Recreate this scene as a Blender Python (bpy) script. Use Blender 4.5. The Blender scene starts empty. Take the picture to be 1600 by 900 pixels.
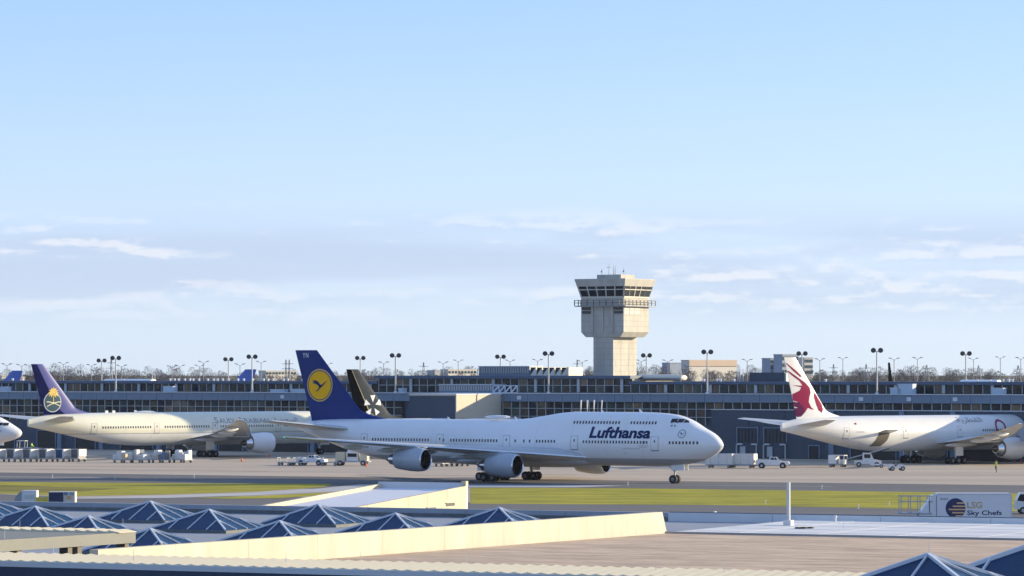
import bpy, bmesh, math, random
import numpy as np
from mathutils import Vector, Matrix
from mathutils.geometry import tessellate_polygon
random.seed(7)
R = math.radians
SC = bpy.context.scene
COL = SC.collection

# ------------------------------------------------------------------ camera
F_PX, CAM_H, HOR = 6000.0, 15.65, 584.5
PITCH = math.atan((HOR - 450.0) / F_PX)
cam = bpy.data.cameras.new('camera')
cam.sensor_width = 36.0
cam.lens = F_PX / 1600.0 * 36.0
cam.clip_start = 1.0
cam.clip_end = 60000.0
camo = bpy.data.objects.new('camera', cam)
COL.objects.link(camo)
camo.location = (0, 0, CAM_H)
camo.rotation_euler = (math.pi / 2 + PITCH, 0, 0)
SC.camera = camo

# ------------------------------------------------------------------ light
SUN_AZ, SUN_EL = R(18), R(12.3)          # azimuth from +X (right) towards +Y (away)
SUN = Vector((math.cos(SUN_AZ) * math.cos(SUN_EL), math.sin(SUN_AZ) * math.cos(SUN_EL), math.sin(SUN_EL)))
world = bpy.data.worlds.new('World')
SC.world = world
world.use_nodes = True
wn, wl = world.node_tree.nodes, world.node_tree.links
wn.clear()
def wnode(t, **k):
    n = wn.new(t)
    for a, b in k.items():
        setattr(n, a, b)
    return n
def wmath(op, a, b=None, c=None):
    n = wnode('ShaderNodeMath', operation=op)
    for i, q in enumerate((a, b, c)):
        if q is None:
            continue
        if isinstance(q, (int, float)):
            n.inputs[i].default_value = q
        else:
            wl.new(q, n.inputs[i])
    return n.outputs[0]
sky = wnode('ShaderNodeTexSky', sky_type='NISHITA')
sky.sun_disc = False
sky.sun_elevation = SUN_EL
sky.sun_rotation = math.atan2(SUN.x, SUN.y)
sky.altitude = 100
sky.air_density = 0.4
sky.dust_density = 0.45
sky.ozone_density = 0.6
tc = wnode('ShaderNodeTexCoord')
sep = wnode('ShaderNodeSeparateXYZ')
wl.new(tc.outputs['Generated'], sep.inputs[0])
az = wmath('ARCTAN2', sep.outputs['X'], sep.outputs['Y'])
el = wmath('ARCSINE', sep.outputs['Z'])
def cloud_noise(scale_az, scale_el, del_el, detail, rough, off):
    u = wmath('MULTIPLY', az, scale_az)
    v = wmath('MULTIPLY', wmath('ADD', el, del_el), scale_el)
    cb = wnode('ShaderNodeCombineXYZ')
    wl.new(u, cb.inputs[0]); wl.new(v, cb.inputs[1]); cb.inputs[2].default_value = off
    nz = wnode('ShaderNodeTexNoise')
    nz.inputs['Scale'].default_value = 1.0
    nz.inputs['Detail'].default_value = detail
    nz.inputs['Roughness'].default_value = rough
    wl.new(cb.outputs[0], nz.inputs['Vector'])
    return nz.outputs['Fac']
def ramp(x, lo, hi):
    n = wnode('ShaderNodeMapRange', interpolation_type='SMOOTHSTEP')
    wl.new(x, n.inputs['Value'])
    n.inputs['From Min'].default_value = lo
    n.inputs['From Max'].default_value = hi
    return n.outputs[0]
def deck(del_el):
    big = cloud_noise(9.0, 85.0, del_el, 5.0, 0.5, 3.7)
    fine = cloud_noise(70.0, 170.0, del_el, 6.0, 0.62, 9.1)
    return wmath('ADD', big, wmath('MULTIPLY', fine, 0.38))
d0 = deck(0.0)
d1 = deck(0.0022)
band = wmath('MULTIPLY', ramp(el, 0.010, 0.024), wmath('SUBTRACT', 1.0, ramp(el, 0.033, 0.047)))
soft = cloud_noise(5.0, 60.0, 0.0, 4.0, 0.5, 21.3)
mask = wmath('MAXIMUM', wmath('MULTIPLY', wmath('MULTIPLY', ramp(d0, 0.56, 0.90), band), 0.9), wmath('MULTIPLY', wmath('MULTIPLY', ramp(soft, 0.38, 0.60), band), 0.85))
lit = wmath('MULTIPLY', ramp(wmath('SUBTRACT', d0, d1), -0.01, 0.085), ramp(d0, 0.60, 0.76))
ccol = wnode('ShaderNodeMix', data_type='RGBA')
wl.new(lit, ccol.inputs[0])
SKYMUL = wnode('ShaderNodeMix', data_type='RGBA', blend_type='ADD')      # even thin high haze over the whole sky
SKYMUL.inputs[0].default_value = 1.0
wl.new(sky.outputs[0], SKYMUL.inputs[6])
SKYMUL.inputs[7].default_value = (1.65, 2.62, 4.75, 1)
ccol.inputs[6].default_value = (4.45, 5.35, 7.0, 1)
ccol.inputs[7].default_value = (7.4, 7.35, 7.8, 1)
veil = wnode('ShaderNodeMix', data_type='RGBA')        # pale haze low on the horizon, all round
wl.new(wmath('MULTIPLY', wmath('SUBTRACT', 1.0, ramp(el, 0.0, 0.11)), 0.62), veil.inputs[0])
wl.new(SKYMUL.outputs[2], veil.inputs[6])
veil.inputs[7].default_value = (6.2, 6.75, 7.3, 1)
cm = wnode('ShaderNodeMix', data_type='RGBA')
wl.new(wmath('MULTIPLY', mask, 0.75), cm.inputs[0])
wl.new(veil.outputs[2], cm.inputs[6])
wl.new(ccol.outputs[2], cm.inputs[7])
bg = wnode('ShaderNodeBackground')
bg.inputs[1].default_value = 0.07
wl.new(cm.outputs[2], bg.inputs[0])
wo = wnode('ShaderNodeOutputWorld')
wl.new(bg.outputs[0], wo.inputs[0])

sl = bpy.data.lights.new('sun', 'SUN')
sl.energy = 4.6
sl.angle = R(0.5)
sl.color = (1.0, 0.84, 0.56)
so = bpy.data.objects.new('sun', sl)
COL.objects.link(so)
so.rotation_euler = SUN.to_track_quat('Z', 'Y').to_euler()

SC.view_settings.view_transform = 'Standard'
SC.view_settings.look = 'None'
SC.view_settings.gamma = 1.0
SC.view_settings.exposure = 0.8
SC.view_settings.use_curve_mapping = False

# ------------------------------------------------------------------ pixel -> place helpers (photo pixels, 1600 x 900)
FW = Vector((0, math.cos(PITCH), math.sin(PITCH)))
UP = Vector((0, -math.sin(PITCH), math.cos(PITCH)))
def ray(x, y):
    return Vector((1, 0, 0)) * (x - 800) + UP * (450 - y) + FW * F_PX
def gp(x, y, z=0.0):                       # the point at height z seen at pixel x, y
    d = ray(x, y)
    return Vector((0, 0, CAM_H)) + d * ((z - CAM_H) / d.z)
def dp(x, y, Y):                           # the point at depth Y seen at pixel x, y
    d = ray(x, y)
    return Vector((0, 0, CAM_H)) + d * (Y / d.y)

# ------------------------------------------------------------------ materials
MATS = {}
def mat(name, col, rough=0.6, metal=0.0, spec=0.5, noise=0.0, scale=1.0, col2=None, bump=0.0, stretch=(1, 1, 1), coat=0.0, emit=None):
    if name in MATS:
        return MATS[name]
    m = bpy.data.materials.new(name)
    m.use_nodes = True
    n, l = m.node_tree.nodes, m.node_tree.links
    b = n['Principled BSDF']
    b.inputs['Roughness'].default_value = rough
    b.inputs['Metallic'].default_value = metal
    b.inputs['Specular IOR Level'].default_value = spec
    b.inputs['Base Color'].default_value = (*col, 1)
    if coat:
        b.inputs['Coat Weight'].default_value = coat
        b.inputs['Coat Roughness'].default_value = 0.12
    if noise or col2:
        t = n.new('ShaderNodeTexCoord')
        mp = n.new('ShaderNodeMapping')
        mp.inputs['Scale'].default_value = stretch
        l.new(t.outputs['Object'], mp.inputs[0])
        nz = n.new('ShaderNodeTexNoise')
        nz.inputs['Scale'].default_value = scale
        nz.inputs['Detail'].default_value = 6
        nz.inputs['Roughness'].default_value = 0.65
        l.new(mp.outputs[0], nz.inputs['Vector'])
        cr = n.new('ShaderNodeMapRange')
        cr.inputs['From Min'].default_value = 0.3
        cr.inputs['From Max'].default_value = 0.7
        nz2 = n.new('ShaderNodeTexNoise')
        nz2.inputs['Scale'].default_value = scale * 6.5
        nz2.inputs['Detail'].default_value = 3
        l.new(mp.outputs[0], nz2.inputs['Vector'])
        av = n.new('ShaderNodeMath'); av.operation = 'MULTIPLY_ADD'
        l.new(nz2.outputs['Fac'], av.inputs[0]); av.inputs[1].default_value = 0.35
        sb_ = n.new('ShaderNodeMath'); sb_.operation = 'SUBTRACT'
        l.new(nz.outputs['Fac'], sb_.inputs[0]); sb_.inputs[1].default_value = 0.175
        l.new(sb_.outputs[0], av.inputs[2])
        l.new(av.outputs[0], cr.inputs['Value'])
        mx = n.new('ShaderNodeMix'); mx.data_type = 'RGBA'
        l.new(cr.outputs[0], mx.inputs[0])
        c2 = col2 if col2 else tuple(c * (1 - noise) for c in col)
        mx.inputs[6].default_value = (*c2, 1)
        mx.inputs[7].default_value = (*col, 1)
        l.new(mx.outputs[2], b.inputs['Base Color'])
        if bump:
            bp = n.new('ShaderNodeBump')
            bp.inputs['Strength'].default_value = bump
            l.new(nz.outputs['Fac'], bp.inputs['Height'])
            l.new(bp.outputs[0], b.inputs['Normal'])
    if emit:
        b.inputs['Emission Color'].default_value = (*emit[0], 1)
        b.inputs['Emission Strength'].default_value = emit[1]
    MATS[name] = m
    return m
def two_tone(name, lower, upper, zsplit, rough=0.3, line=None):
    """paint that changes colour at a height of the body (belly paint)"""
    m = mat(name, upper, rough, coat=0.3)
    n, l = m.node_tree.nodes, m.node_tree.links
    b = n['Principled BSDF']
    t = n.new('ShaderNodeTexCoord')
    s = n.new('ShaderNodeSeparateXYZ')
    l.new(t.outputs['Object'], s.inputs[0])
    g = n.new('ShaderNodeMath'); g.operation = 'GREATER_THAN'
    l.new(s.outputs['Z'], g.inputs[0]); g.inputs[1].default_value = zsplit
    nz = n.new('ShaderNodeTexNoise'); nz.inputs['Scale'].default_value = 0.35; nz.inputs['Detail'].default_value = 5
    l.new(t.outputs['Object'], nz.inputs['Vector'])
    mx = n.new('ShaderNodeMix'); mx.data_type = 'RGBA'
    l.new(g.outputs[0], mx.inputs[0])
    mx.inputs[6].default_value = (*lower, 1); mx.inputs[7].default_value = (*upper, 1)
    src = mx.outputs[2]
    if line:
        a = n.new('ShaderNodeMath'); a.operation = 'COMPARE'
        l.new(s.outputs['Z'], a.inputs[0]); a.inputs[1].default_value = zsplit; a.inputs[2].default_value = 0.07
        m2 = n.new('ShaderNodeMix'); m2.data_type = 'RGBA'
        l.new(a.outputs[0], m2.inputs[0]); l.new(src, m2.inputs[6]); m2.inputs[7].default_value = (*line, 1)
        src = m2.outputs[2]
    m3 = n.new('ShaderNodeMix'); m3.data_type = 'RGBA'; m3.blend_type = 'MULTIPLY'
    m3.inputs[0].default_value = 0.08
    l.new(src, m3.inputs[6]); l.new(nz.outputs['Fac'], m3.inputs[7])
    l.new(m3.outputs[2], b.inputs['Base Color'])
    return m

M_WHITE = mat('white_paint', (0.84, 0.84, 0.84), 0.3, coat=0.3, noise=0.06, scale=0.6)
M_WINGG = mat('wing_grey', (0.50, 0.52, 0.54), 0.38, noise=0.12, scale=0.5)
M_WINGL = mat('wing_light_grey', (0.62, 0.63, 0.63), 0.4, noise=0.12, scale=0.5)
M_SILVER = mat('bare_metal', (0.75, 0.75, 0.76), 0.22, metal=1.0)
M_DARKMET = mat('exhaust_metal', (0.16, 0.14, 0.12), 0.4, metal=0.8)
M_STRUT = mat('gear_strut_grey', (0.55, 0.55, 0.54), 0.4)
M_TYRE = mat('tyre_rubber', (0.018, 0.018, 0.02), 0.8)
M_HUB = mat('wheel_hub', (0.16, 0.16, 0.165), 0.5)
M_BLACK = mat('black_void', (0.012, 0.012, 0.014), 0.5)
M_GLASS = mat('dark_glass', (0.012, 0.016, 0.022), 0.08, noise=0.0)
M_CABWIN = mat('cabin_window', (0.05, 0.055, 0.065), 0.25)
M_SEAM = mat('door_seam', (0.28, 0.29, 0.31), 0.6)
M_BLUE = mat('deep_blue_paint', (0.004, 0.030, 0.19), 0.45, spec=0.25, noise=0.15, scale=0.4)
M_YELLOW = mat('yellow_paint', (0.98, 0.50, 0.004), 0.5, spec=0.2)
M_NAVYTXT = mat('navy_lettering', (0.003, 0.02, 0.10), 0.5, spec=0.2)
M_GREYTXT = mat('grey_lettering', (0.22, 0.25, 0.30), 0.5)
M_CONC = mat('cream_concrete', (0.56, 0.54, 0.47), 0.8, noise=0.2, scale=0.4, bump=0.05)
M_PAVE = None

# ------------------------------------------------------------------ mesh helpers
class MB:
    def __init__(s):
        s.v, s.f, s.m = [], [], []
    def add(s, vs, fs, mi=0):
        o = len(s.v)
        s.v += [tuple(v) for v in vs]
        s.f += [tuple(i + o for i in f) for f in fs]
        s.m += [mi] * len(fs)
        return s
    def box(s, x0, x1, y0, y1, z0, z1, mi=0):
        return s.add([(x0, y0, z0), (x1, y0, z0), (x1, y1, z0), (x0, y1, z0), (x0, y0, z1), (x1, y0, z1), (x1, y1, z1), (x0, y1, z1)],
                     [(0, 3, 2, 1), (4, 5, 6, 7), (0, 1, 5, 4), (1, 2, 6, 5), (2, 3, 7, 6), (3, 0, 4, 7)], mi)
    def bar(s, p, q, w, h=None, mi=0):
        p, q = Vector(p), Vector(q)
        h = h or w
        d = (q - p).normalized()
        u = d.cross(Vector((0, 0, 1)))
        if u.length < 1e-4:
            u = Vector((1, 0, 0))
        u.normalize()
        t = u.cross(d).normalized()
        u, t = u * w / 2, t * h / 2
        vs = [p - u - t, p + u - t, p + u + t, p - u + t, q - u - t, q + u - t, q + u + t, q - u + t]
        return s.add(vs, [(0, 3, 2, 1), (4, 5, 6, 7), (0, 1, 5, 4), (1, 2, 6, 5), (2, 3, 7, 6), (3, 0, 4, 7)], mi)
    def tube(s, p, q, r0, r1=None, n=10, mi=0):
        r1 = r0 if r1 is None else r1
        p, q = Vector(p), Vector(q)
        d = (q - p).normalized()
        u = d.orthogonal().normalized()
        w = d.cross(u)
        vs = []
        for c, r in ((p, r0), (q, r1)):
            for i in range(n):
                a = 2 * math.pi * i / n
                vs.append(c + (u * math.cos(a) + w * math.sin(a)) * r)
        fs = [(i, (i + 1) % n, n + (i + 1) % n, n + i) for i in range(n)]
        fs += [tuple(range(n - 1, -1, -1)), tuple(range(n, 2 * n))]
        return s.add(vs, fs, mi)
    def loft(s, rings, mi=0, cap=(True, True)):
        n = len(rings[0])
        vs = [p for r in rings for p in r]
        fs = []
        for k in range(len(rings) - 1):
            for i in range(n):
                j = (i + 1) % n
                fs.append((k * n + i, k * n + j, (k + 1) * n + j, (k + 1) * n + i))
        if cap[0]:
            fs.append(tuple(range(n - 1, -1, -1)))
        if cap[1]:
            fs.append(tuple(range((len(rings) - 1) * n, len(rings) * n)))
        return s.add(vs, fs, mi)
    def lathe_x(s, prof, c, n=28, mi=0, cap=(False, False)):     # prof: (distance aft, radius)
        rings = []
        for (a, r) in prof:
            rings.append([(c[0] - a, c[1] + r * math.cos(2 * math.pi * i / n), c[2] + r * math.sin(2 * math.pi * i / n)) for i in range(n)])
        return s.loft(rings, mi, cap)
    def prism_y(s, poly, y0, y1, mi=0):         # poly in x,z
        n = len(poly)
        vs = [(x, y0, z) for x, z in poly] + [(x, y1, z) for x, z in poly]
        fs = [(i, (i + 1) % n, n + (i + 1) % n, n + i) for i in range(n)] + [tuple(range(n - 1, -1, -1)), tuple(range(n, 2 * n))]
        return s.add(vs, fs, mi)
    def prism_x(s, poly, x0, x1, mi=0):         # poly in y,z
        n = len(poly)
        vs = [(x0, y, z) for y, z in poly] + [(x1, y, z) for y, z in poly]
        fs = [(i, (i + 1) % n, n + (i + 1) % n, n + i) for i in range(n)] + [tuple(range(n - 1, -1, -1)), tuple(range(n, 2 * n))]
        return s.add(vs, fs, mi)
    def mesh(s, name, mats, smooth=None, recalc=True):
        me = bpy.data.meshes.new(name)
        me.from_pydata(s.v, [], s.f)
        for m in (mats if isinstance(mats, (list, tuple)) else [mats]):
            me.materials.append(m)
        if any(s.m):
            me.polygons.foreach_set('material_index', s.m)
        if recalc:
            b = bmesh.new(); b.from_mesh(me)
            bmesh.ops.recalc_face_normals(b, faces=b.faces)
            b.to_mesh(me); b.free()
        if smooth:
            me.polygons.foreach_set('use_smooth', [True] * len(me.polygons))
            me.set_sharp_from_angle(angle=R(smooth))
        me.update()
        return me
    def build(s, name, mats, parent=None, smooth=None, recalc=True):
        return link(name, s.mesh(name, mats, smooth, recalc), parent)
def link(name, data, parent=None, loc=None, rotz=None):
    o = bpy.data.objects.new(name, data)
    COL.objects.link(o)
    if parent is not None:
        o.parent = parent
    if loc is not None:
        o.location = loc
    if rotz is not None:
        o.rotation_euler = (0, 0, rotz)
    return o
def tag(o, label, cat, group=None):
    o['label'] = label
    o['category'] = cat
    if group:
        o['group'] = group
    return o
def thing(name, label, cat, loc=(0, 0, 0), rotz=0.0, group=None):
    return tag(link(name, None, None, loc, rotz), label, cat, group)
def struct(o):
    o['kind'] = 'structure'
    return o
def stuff(o):
    o['kind'] = 'stuff'
    return o
def copy_tree(o, parent=None):
    kids = list(o.children)
    c = o.copy()
    COL.objects.link(c)
    c.parent = parent
    for k in kids:
        copy_tree(k, c)
    return c
def pchip(tab):
    xs = np.array([t[0] for t in tab], float); ys = np.array([t[1] for t in tab], float)
    h = np.diff(xs); d = np.diff(ys) / h
    m = np.zeros(len(xs)); m[0], m[-1] = d[0], d[-1]
    for i in range(1, len(xs) - 1):
        m[i] = 0 if d[i - 1] * d[i] <= 0 else 3 * (h[i - 1] + h[i]) / ((2 * h[i] + h[i - 1]) / d[i - 1] + (h[i] + 2 * h[i - 1]) / d[i])
    def f(x):
        x = min(max(x, xs[0]), xs[-1])
        i = min(max(int(np.searchsorted(xs, x)) - 1, 0), len(h) - 1)
        t = (x - xs[i]) / h[i]
        return float((2 * t**3 - 3 * t**2 + 1) * ys[i] + (t**3 - 2 * t**2 + t) * h[i] * m[i] + (-2 * t**3 + 3 * t**2) * ys[i + 1] + (t**3 - t**2) * h[i] * m[i + 1])
    return f
def decal(name, polys, mapf, material, parent, step=0.35):
    """flat paint shapes (outline polygons in u,v) laid on a curved skin by mapf(u,v)"""
    bm = bmesh.new()
    for poly in polys:
        vs = [bm.verts.new((u, v, 0)) for u, v in poly]
        for tri in tessellate_polygon([[Vector((u, v, 0)) for u, v in poly]]):
            try:
                bm.faces.new([vs[i] for i in tri])
            except ValueError:
                pass
    return decal_bm(name, bm, mapf, material, parent, step)
def decal_bm(name, bm, mapf, material, parent, step):
    if not bm.verts:
        bm.free(); return None
    for ax in (0, 1):
        lo = min(v.co[ax] for v in bm.verts); hi = max(v.co[ax] for v in bm.verts)
        k = int((hi - lo) / step)
        for i in range(1, k + 1):
            c = [0, 0, 0]; c[ax] = lo + (hi - lo) * i / (k + 1)
            nrm = [0, 0, 0]; nrm[ax] = 1
            bmesh.ops.bisect_plane(bm, geom=bm.verts[:] + bm.edges[:] + bm.faces[:], plane_co=c, plane_no=nrm, dist=1e-5)
    for v in bm.verts:
        v.co = Vector(mapf(v.co.x, v.co.y))
    bmesh.ops.recalc_face_normals(bm, faces=bm.faces)
    me = bpy.data.meshes.new(name)
    bm.to_mesh(me); bm.free()
    me.materials.append(material)
    return link(name, me, parent)
def text_bm(body, size, bold=0.0, shear=0.0, space=1.0):
    cu = bpy.data.curves.new('lettering', 'FONT')
    cu.body = body; cu.size = size; cu.shear = shear; cu.offset = bold; cu.space_character = space
    cu.resolution_u = 3
    ob = bpy.data.objects.new('lettering', cu)
    COL.objects.link(ob)
    dg = bpy.context.evaluated_depsgraph_get()
    me = bpy.data.meshes.new_from_object(ob.evaluated_get(dg))
    bm = bmesh.new(); bm.from_mesh(me)
    bpy.data.objects.remove(ob); bpy.data.curves.remove(cu); bpy.data.meshes.remove(me)
    return bm
def fit_text(body, w, h, **k):
    """lettering scaled to a box w x h with its lower left corner at 0,0"""
    bm = text_bm(body, 1.0, **k)
    if not bm.verts:
        return bm
    x0 = min(v.co.x for v in bm.verts); x1 = max(v.co.x for v in bm.verts)
    y0 = min(v.co.y for v in bm.verts); y1 = max(v.co.y for v in bm.verts)
    for v in bm.verts:
        v.co = Vector(((v.co.x - x0) * w / (x1 - x0), (v.co.y - y0) * h / (y1 - y0), 0))
    return bm
def disc(cx, cz, r, n=32, a0=0, a1=360):
    return [(cx + r * math.cos(R(a0 + (a1 - a0) * i / n)), cz + r * math.sin(R(a0 + (a1 - a0) * i / n))) for i in range(n)]
def ringpolys(cx, cz, r0, r1, n=40, a0=0, a1=360):
    out = []
    for i in range(n):
        a, b = R(a0 + (a1 - a0) * i / n), R(a0 + (a1 - a0) * (i + 1) / n)
        out.append([(cx + r0 * math.cos(a), cz + r0 * math.sin(a)), (cx + r1 * math.cos(a), cz + r1 * math.sin(a)),
                    (cx + r1 * math.cos(b), cz + r1 * math.sin(b)), (cx + r0 * math.cos(b), cz + r0 * math.sin(b))])
    return out
def naca(c, t):
    c = min(max(c, 0), 1)
    return 5 * t * (0.2969 * math.sqrt(c) - 0.126 * c - 0.3516 * c * c + 0.2843 * c**3 - 0.1015 * c**4)
#SETTING
# ================================================================== SETTING: ground and pavements
M_EARTH = mat('winter_earth', (0.10, 0.095, 0.05), 0.95, col2=(0.13, 0.10, 0.06), scale=0.01)
M_APRON = mat('apron_concrete', (0.53, 0.43, 0.32), 0.85, col2=(0.38, 0.30, 0.225), scale=0.035, stretch=(0.3, 2.6, 1))
M_ASPH = mat('taxiway_asphalt', (0.125, 0.118, 0.118), 0.85, col2=(0.085, 0.082, 0.085), scale=0.03, stretch=(0.3, 2.5, 1))
M_ROAD = mat('road_asphalt', (0.135, 0.125, 0.12), 0.85, col2=(0.10, 0.095, 0.095), scale=0.04, stretch=(0.4, 2.0, 1))
M_PALE = mat('pale_concrete', (0.50, 0.48, 0.46), 0.8, noise=0.15, scale=0.1)
M_GRASS = mat('mown_grass', (0.52, 0.44, 0.05), 0.9, col2=(0.19, 0.19, 0.03), scale=0.22, stretch=(0.35, 1.2, 1), spec=0.1)
M_DRYGR = mat('dry_grass', (0.29, 0.25, 0.06), 0.95, col2=(0.17, 0.15, 0.035), scale=0.08, stretch=(0.4, 1.6, 1), spec=0.1)
M_LINE = mat('white_line_paint', (0.55, 0.54, 0.52), 0.7)
def gpoly(name, px, z, m):
    mb = MB()
    mb.add([gp(x, y, z) for x, y in px], [tuple(range(len(px)))])
    return struct(mb.build(name, m))
g = MB(); g.add([(-22000, -3000, -0.02), (22000, -3000, -0.02), (22000, 40000, -0.02), (-22000, 40000, -0.02)], [(0, 1, 2, 3)])
struct(g.build('ground', M_EARTH))
a = MB(); a.add([(-420, 420, 0), (420, 420, 0), (420, 1150, 0), (-420, 1150, 0)], [(0, 1, 2, 3)])
struct(a.build('apron', M_APRON))
gpoly('taxiway', [(-500, 731.7), (800, 748.5), (2100, 764.5), (2100, 778), (1600, 771), (1000, 763), (735, 762), (560, 765), (0, 754), (-500, 747)], 0.008, M_ASPH)
gpoly('service_road', [(-500, 763), (0, 772), (120, 777), (420, 775), (735, 785), (1100, 788), (1600, 799), (2100, 807), (2100, 900), (-500, 900)], 0.004, M_ROAD)
gpoly('grass_verge', [(735, 762), (1000, 763), (1600, 771), (2100, 778), (2100, 806), (1600, 798.5), (1300, 792.5), (1100, 789), (735, 787)], 0.014, M_GRASS)
gpoly('dry_grass_verge', [(-500, 746), (0, 753), (280, 755), (520, 756), (505, 761), (400, 768), (260, 772.5), (115, 775), (0, 771), (-500, 763)], 0.016, M_GRASS)
gpoly('brown_verge_patch', [(-300, 756), (0, 757.5), (80, 760), (190, 763), (120, 768.5), (60, 770), (0, 769), (-300, 765)], 0.021, M_DRYGR)  # darker, browner patch of the verge
gpoly('concrete_path', [(118, 777.3), (260, 774), (400, 769.6), (500, 763), (560, 757), (980, 758.5), (900, 761.3), (735, 761.3), (600, 764), (520, 768), (400, 773.8), (260, 778), (118, 779.2)], 0.025, M_PALE)
gpoly('grass_island', [(300, 778), (410, 774.4), (520, 769), (500, 773), (440, 778.5), (370, 779.3)], 0.03, M_GRASS)
for i, (x0, y0, x1, y1, w) in enumerate([(-300, 742, 170, 746.3, 0.7), (1000, 747.5, 2000, 750.5, 0.35), (1240, 738.8, 1900, 744.5, 0.35), (-300, 731, 700, 741.6, 0.3), (860, 755.6, 1300, 760.4, 0.25)]):
    mb = MB(); p, q = gp(x0, y0, 0.02), gp(x1, y1, 0.02)
    n = Vector((-(q - p).y, (q - p).x, 0)).normalized() * w
    mb.add([p - n, q - n, q + n, p + n], [(0, 1, 2, 3)])
    struct(mb.build('painted_line', M_LINE))
M_TAR = mat('tar_seam_dark', (0.15, 0.125, 0.105), 0.9, noise=0.5, scale=0.3)
for x0, y0, x1, y1, w in [(-300, 730.5, 420, 736.5, .35), (60, 733, 900, 741.8, .3), (560, 741.5, 760, 743.4, .7), (640, 744.8, 1900, 754.5, .25), (1150, 740.5, 1900, 745.5, .3), (1240, 736.8, 2000, 741.5, .22), (-300, 725.5, 600, 731.5, .25), (900, 736.5, 1700, 742, .18)]:
    mb = MB(); p, q = gp(x0, y0, 0.006), gp(x1, y1, 0.006)
    n = Vector((-(q - p).y, (q - p).x, 0)).normalized() * w
    mb.add([p - n, q - n, q + n, p + n], [(0, 1, 2, 3)])
    struct(mb.build('tar_seam', M_TAR))
# low rise far behind the airfield carrying the wood
M_HILL = mat('wooded_rise', (0.075, 0.065, 0.045), 0.95, noise=0.4, scale=0.02)
hb = MB(); nx, ny = 60, 8
hv = []
for j in range(ny):
    for i in range(nx):
        x = -2400 + 4800 * i / (nx - 1); y = 1500 + 2400 * j / (ny - 1)
        z = -0.5 + (j / (ny - 1)) * 13.5 * (0.8 + 0.25 * math.sin(x * 0.004 + 1.0) + 0.12 * math.sin(x * 0.011))
        hv.append((x, y, z))
hb.add(hv, [(j * nx + i, j * nx + i + 1, (j + 1) * nx + i + 1, (j + 1) * nx + i) for j in range(ny - 1) for i in range(nx - 1)])
struct(hb.build('hill', M_HILL, smooth=60))
def hill_z(x, y):
    j = (y - 1500) / 2400
    return -0.5 + max(j, 0) * 13.5 * (0.8 + 0.25 * math.sin(x * 0.004 + 1.0) + 0.12 * math.sin(x * 0.011))

# ================================================================== CONCOURSE
AX = R(32.5)
E1 = Vector((math.cos(AX), -math.sin(AX), 0)); W1 = Vector((math.sin(AX), math.cos(AX), 0))
OC = Vector((0, 743, 0))
def CT(px, dy=0.0):                        # place along the facade that shows at photo column px
    k = (px - 800) / F_PX
    return (k * (OC.y + dy * W1.y) - OC.x - dy * W1.x) / (E1.x - k * E1.y)
def CY(t, dy): return (OC + E1 * t + W1 * dy).y
def CZ(px, py, dy=0.0):
    return dp(px, py, CY(CT(px, dy), dy)).z
M_CBLUE = mat('blue_grey_cladding', (0.17, 0.23, 0.31), 0.55, noise=0.15, scale=0.3, metal=0.1)
M_CDARK = mat('dark_blue_cladding', (0.05, 0.072, 0.11), 0.6, noise=0.2, scale=0.3)
M_CROOF = mat('roof_edge_blue', (0.075, 0.11, 0.17), 0.6, noise=0.15, scale=0.4)
M_MULL = mat('mullion_grey', (0.42, 0.45, 0.47), 0.5)
M_LEDGE = mat('pale_ledge', (0.62, 0.64, 0.66), 0.6)
M_CREAM = mat('cream_render', (0.60, 0.52, 0.40), 0.8, noise=0.08, scale=0.3)
M_FLATR = mat('flat_roof_grey', (0.30, 0.31, 0.32), 0.9, noise=0.2, scale=0.2)
M_PANE = []
for i, c in enumerate([(0.010, 0.014, 0.02), (0.02, 0.022, 0.024), (0.045, 0.036, 0.028), (0.014, 0.03, 0.034), (0.008, 0.010, 0.014), (0.10, 0.075, 0.05), (0.05, 0.06, 0.05)]):
    M_PANE.append(mat('tinted_pane_%d' % i, c, 0.06, spec=0.35, col2=tuple(q * 2.2 + 0.006 for q in c), scale=0.6, stretch=(1, 1, 0.6)))
conc = thing('concourse', 'long low blue-grey airport concourse with two bands of dark windows', 'building', OC, -AX)
TA, TB = CT(-160), CT(1760)
TM0, TM1 = CT(592, 9), CT(985, 9)
UPY = 9.0
MOD = 1.96
Z_LW1, Z_F0, Z_F1, Z_UW0 = 10.2, 10.35, 11.85, 12.1
# lower block
w = MB()
w.box(TA, CT(1112), 0, 34, 0, 6.05); w.box(CT(1112), TB, 0, 34, 0, 9.05)
w.box(TA, TB, 0.6, 33.9, 6.0, 11.8)
w.build('lower_wall', M_CDARK, conc)
w = MB(); w.box(TA, TB, -0.2, UPY + 0.5, 11.86, 11.98); w.box(TA, TB, -0.55, -0.2, 11.88, 12.03)
w.build('ledge', M_LEDGE, conc)
w = MB(); w.box(CT(1112), TB, -0.25, 0.0, 8.95, 9.1)
w.build('window_sill', M_LEDGE, conc)
pan = MB(); pan.box(0.03, 2 * MOD - 0.03, -0.35, 0.3, Z_F0, Z_F1)
pan_me = pan.mesh('fascia_panel', M_CBLUE)
t = TA
while t < TB - 2 * MOD:
    link('fascia_panel', pan_me, conc, (t, 0, 0)); t += 2 * MOD
# wall cladding panels of the solid right-hand stretch
for r0, r1 in ((0.1, 2.9), (3.0, 5.9), (6.0, 8.9)):
    pw = MB(); pw.box(0.04, 4 * MOD - 0.04, -0.08, 0.05, r0, r1)
    pm = pw.mesh('wall_panel', M_CDARK)
    t = CT(1112)
    while t < TB - 4 * MOD:
        link('wall_panel', pm, conc, (t, 0, 0)); t += 4 * MOD
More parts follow.
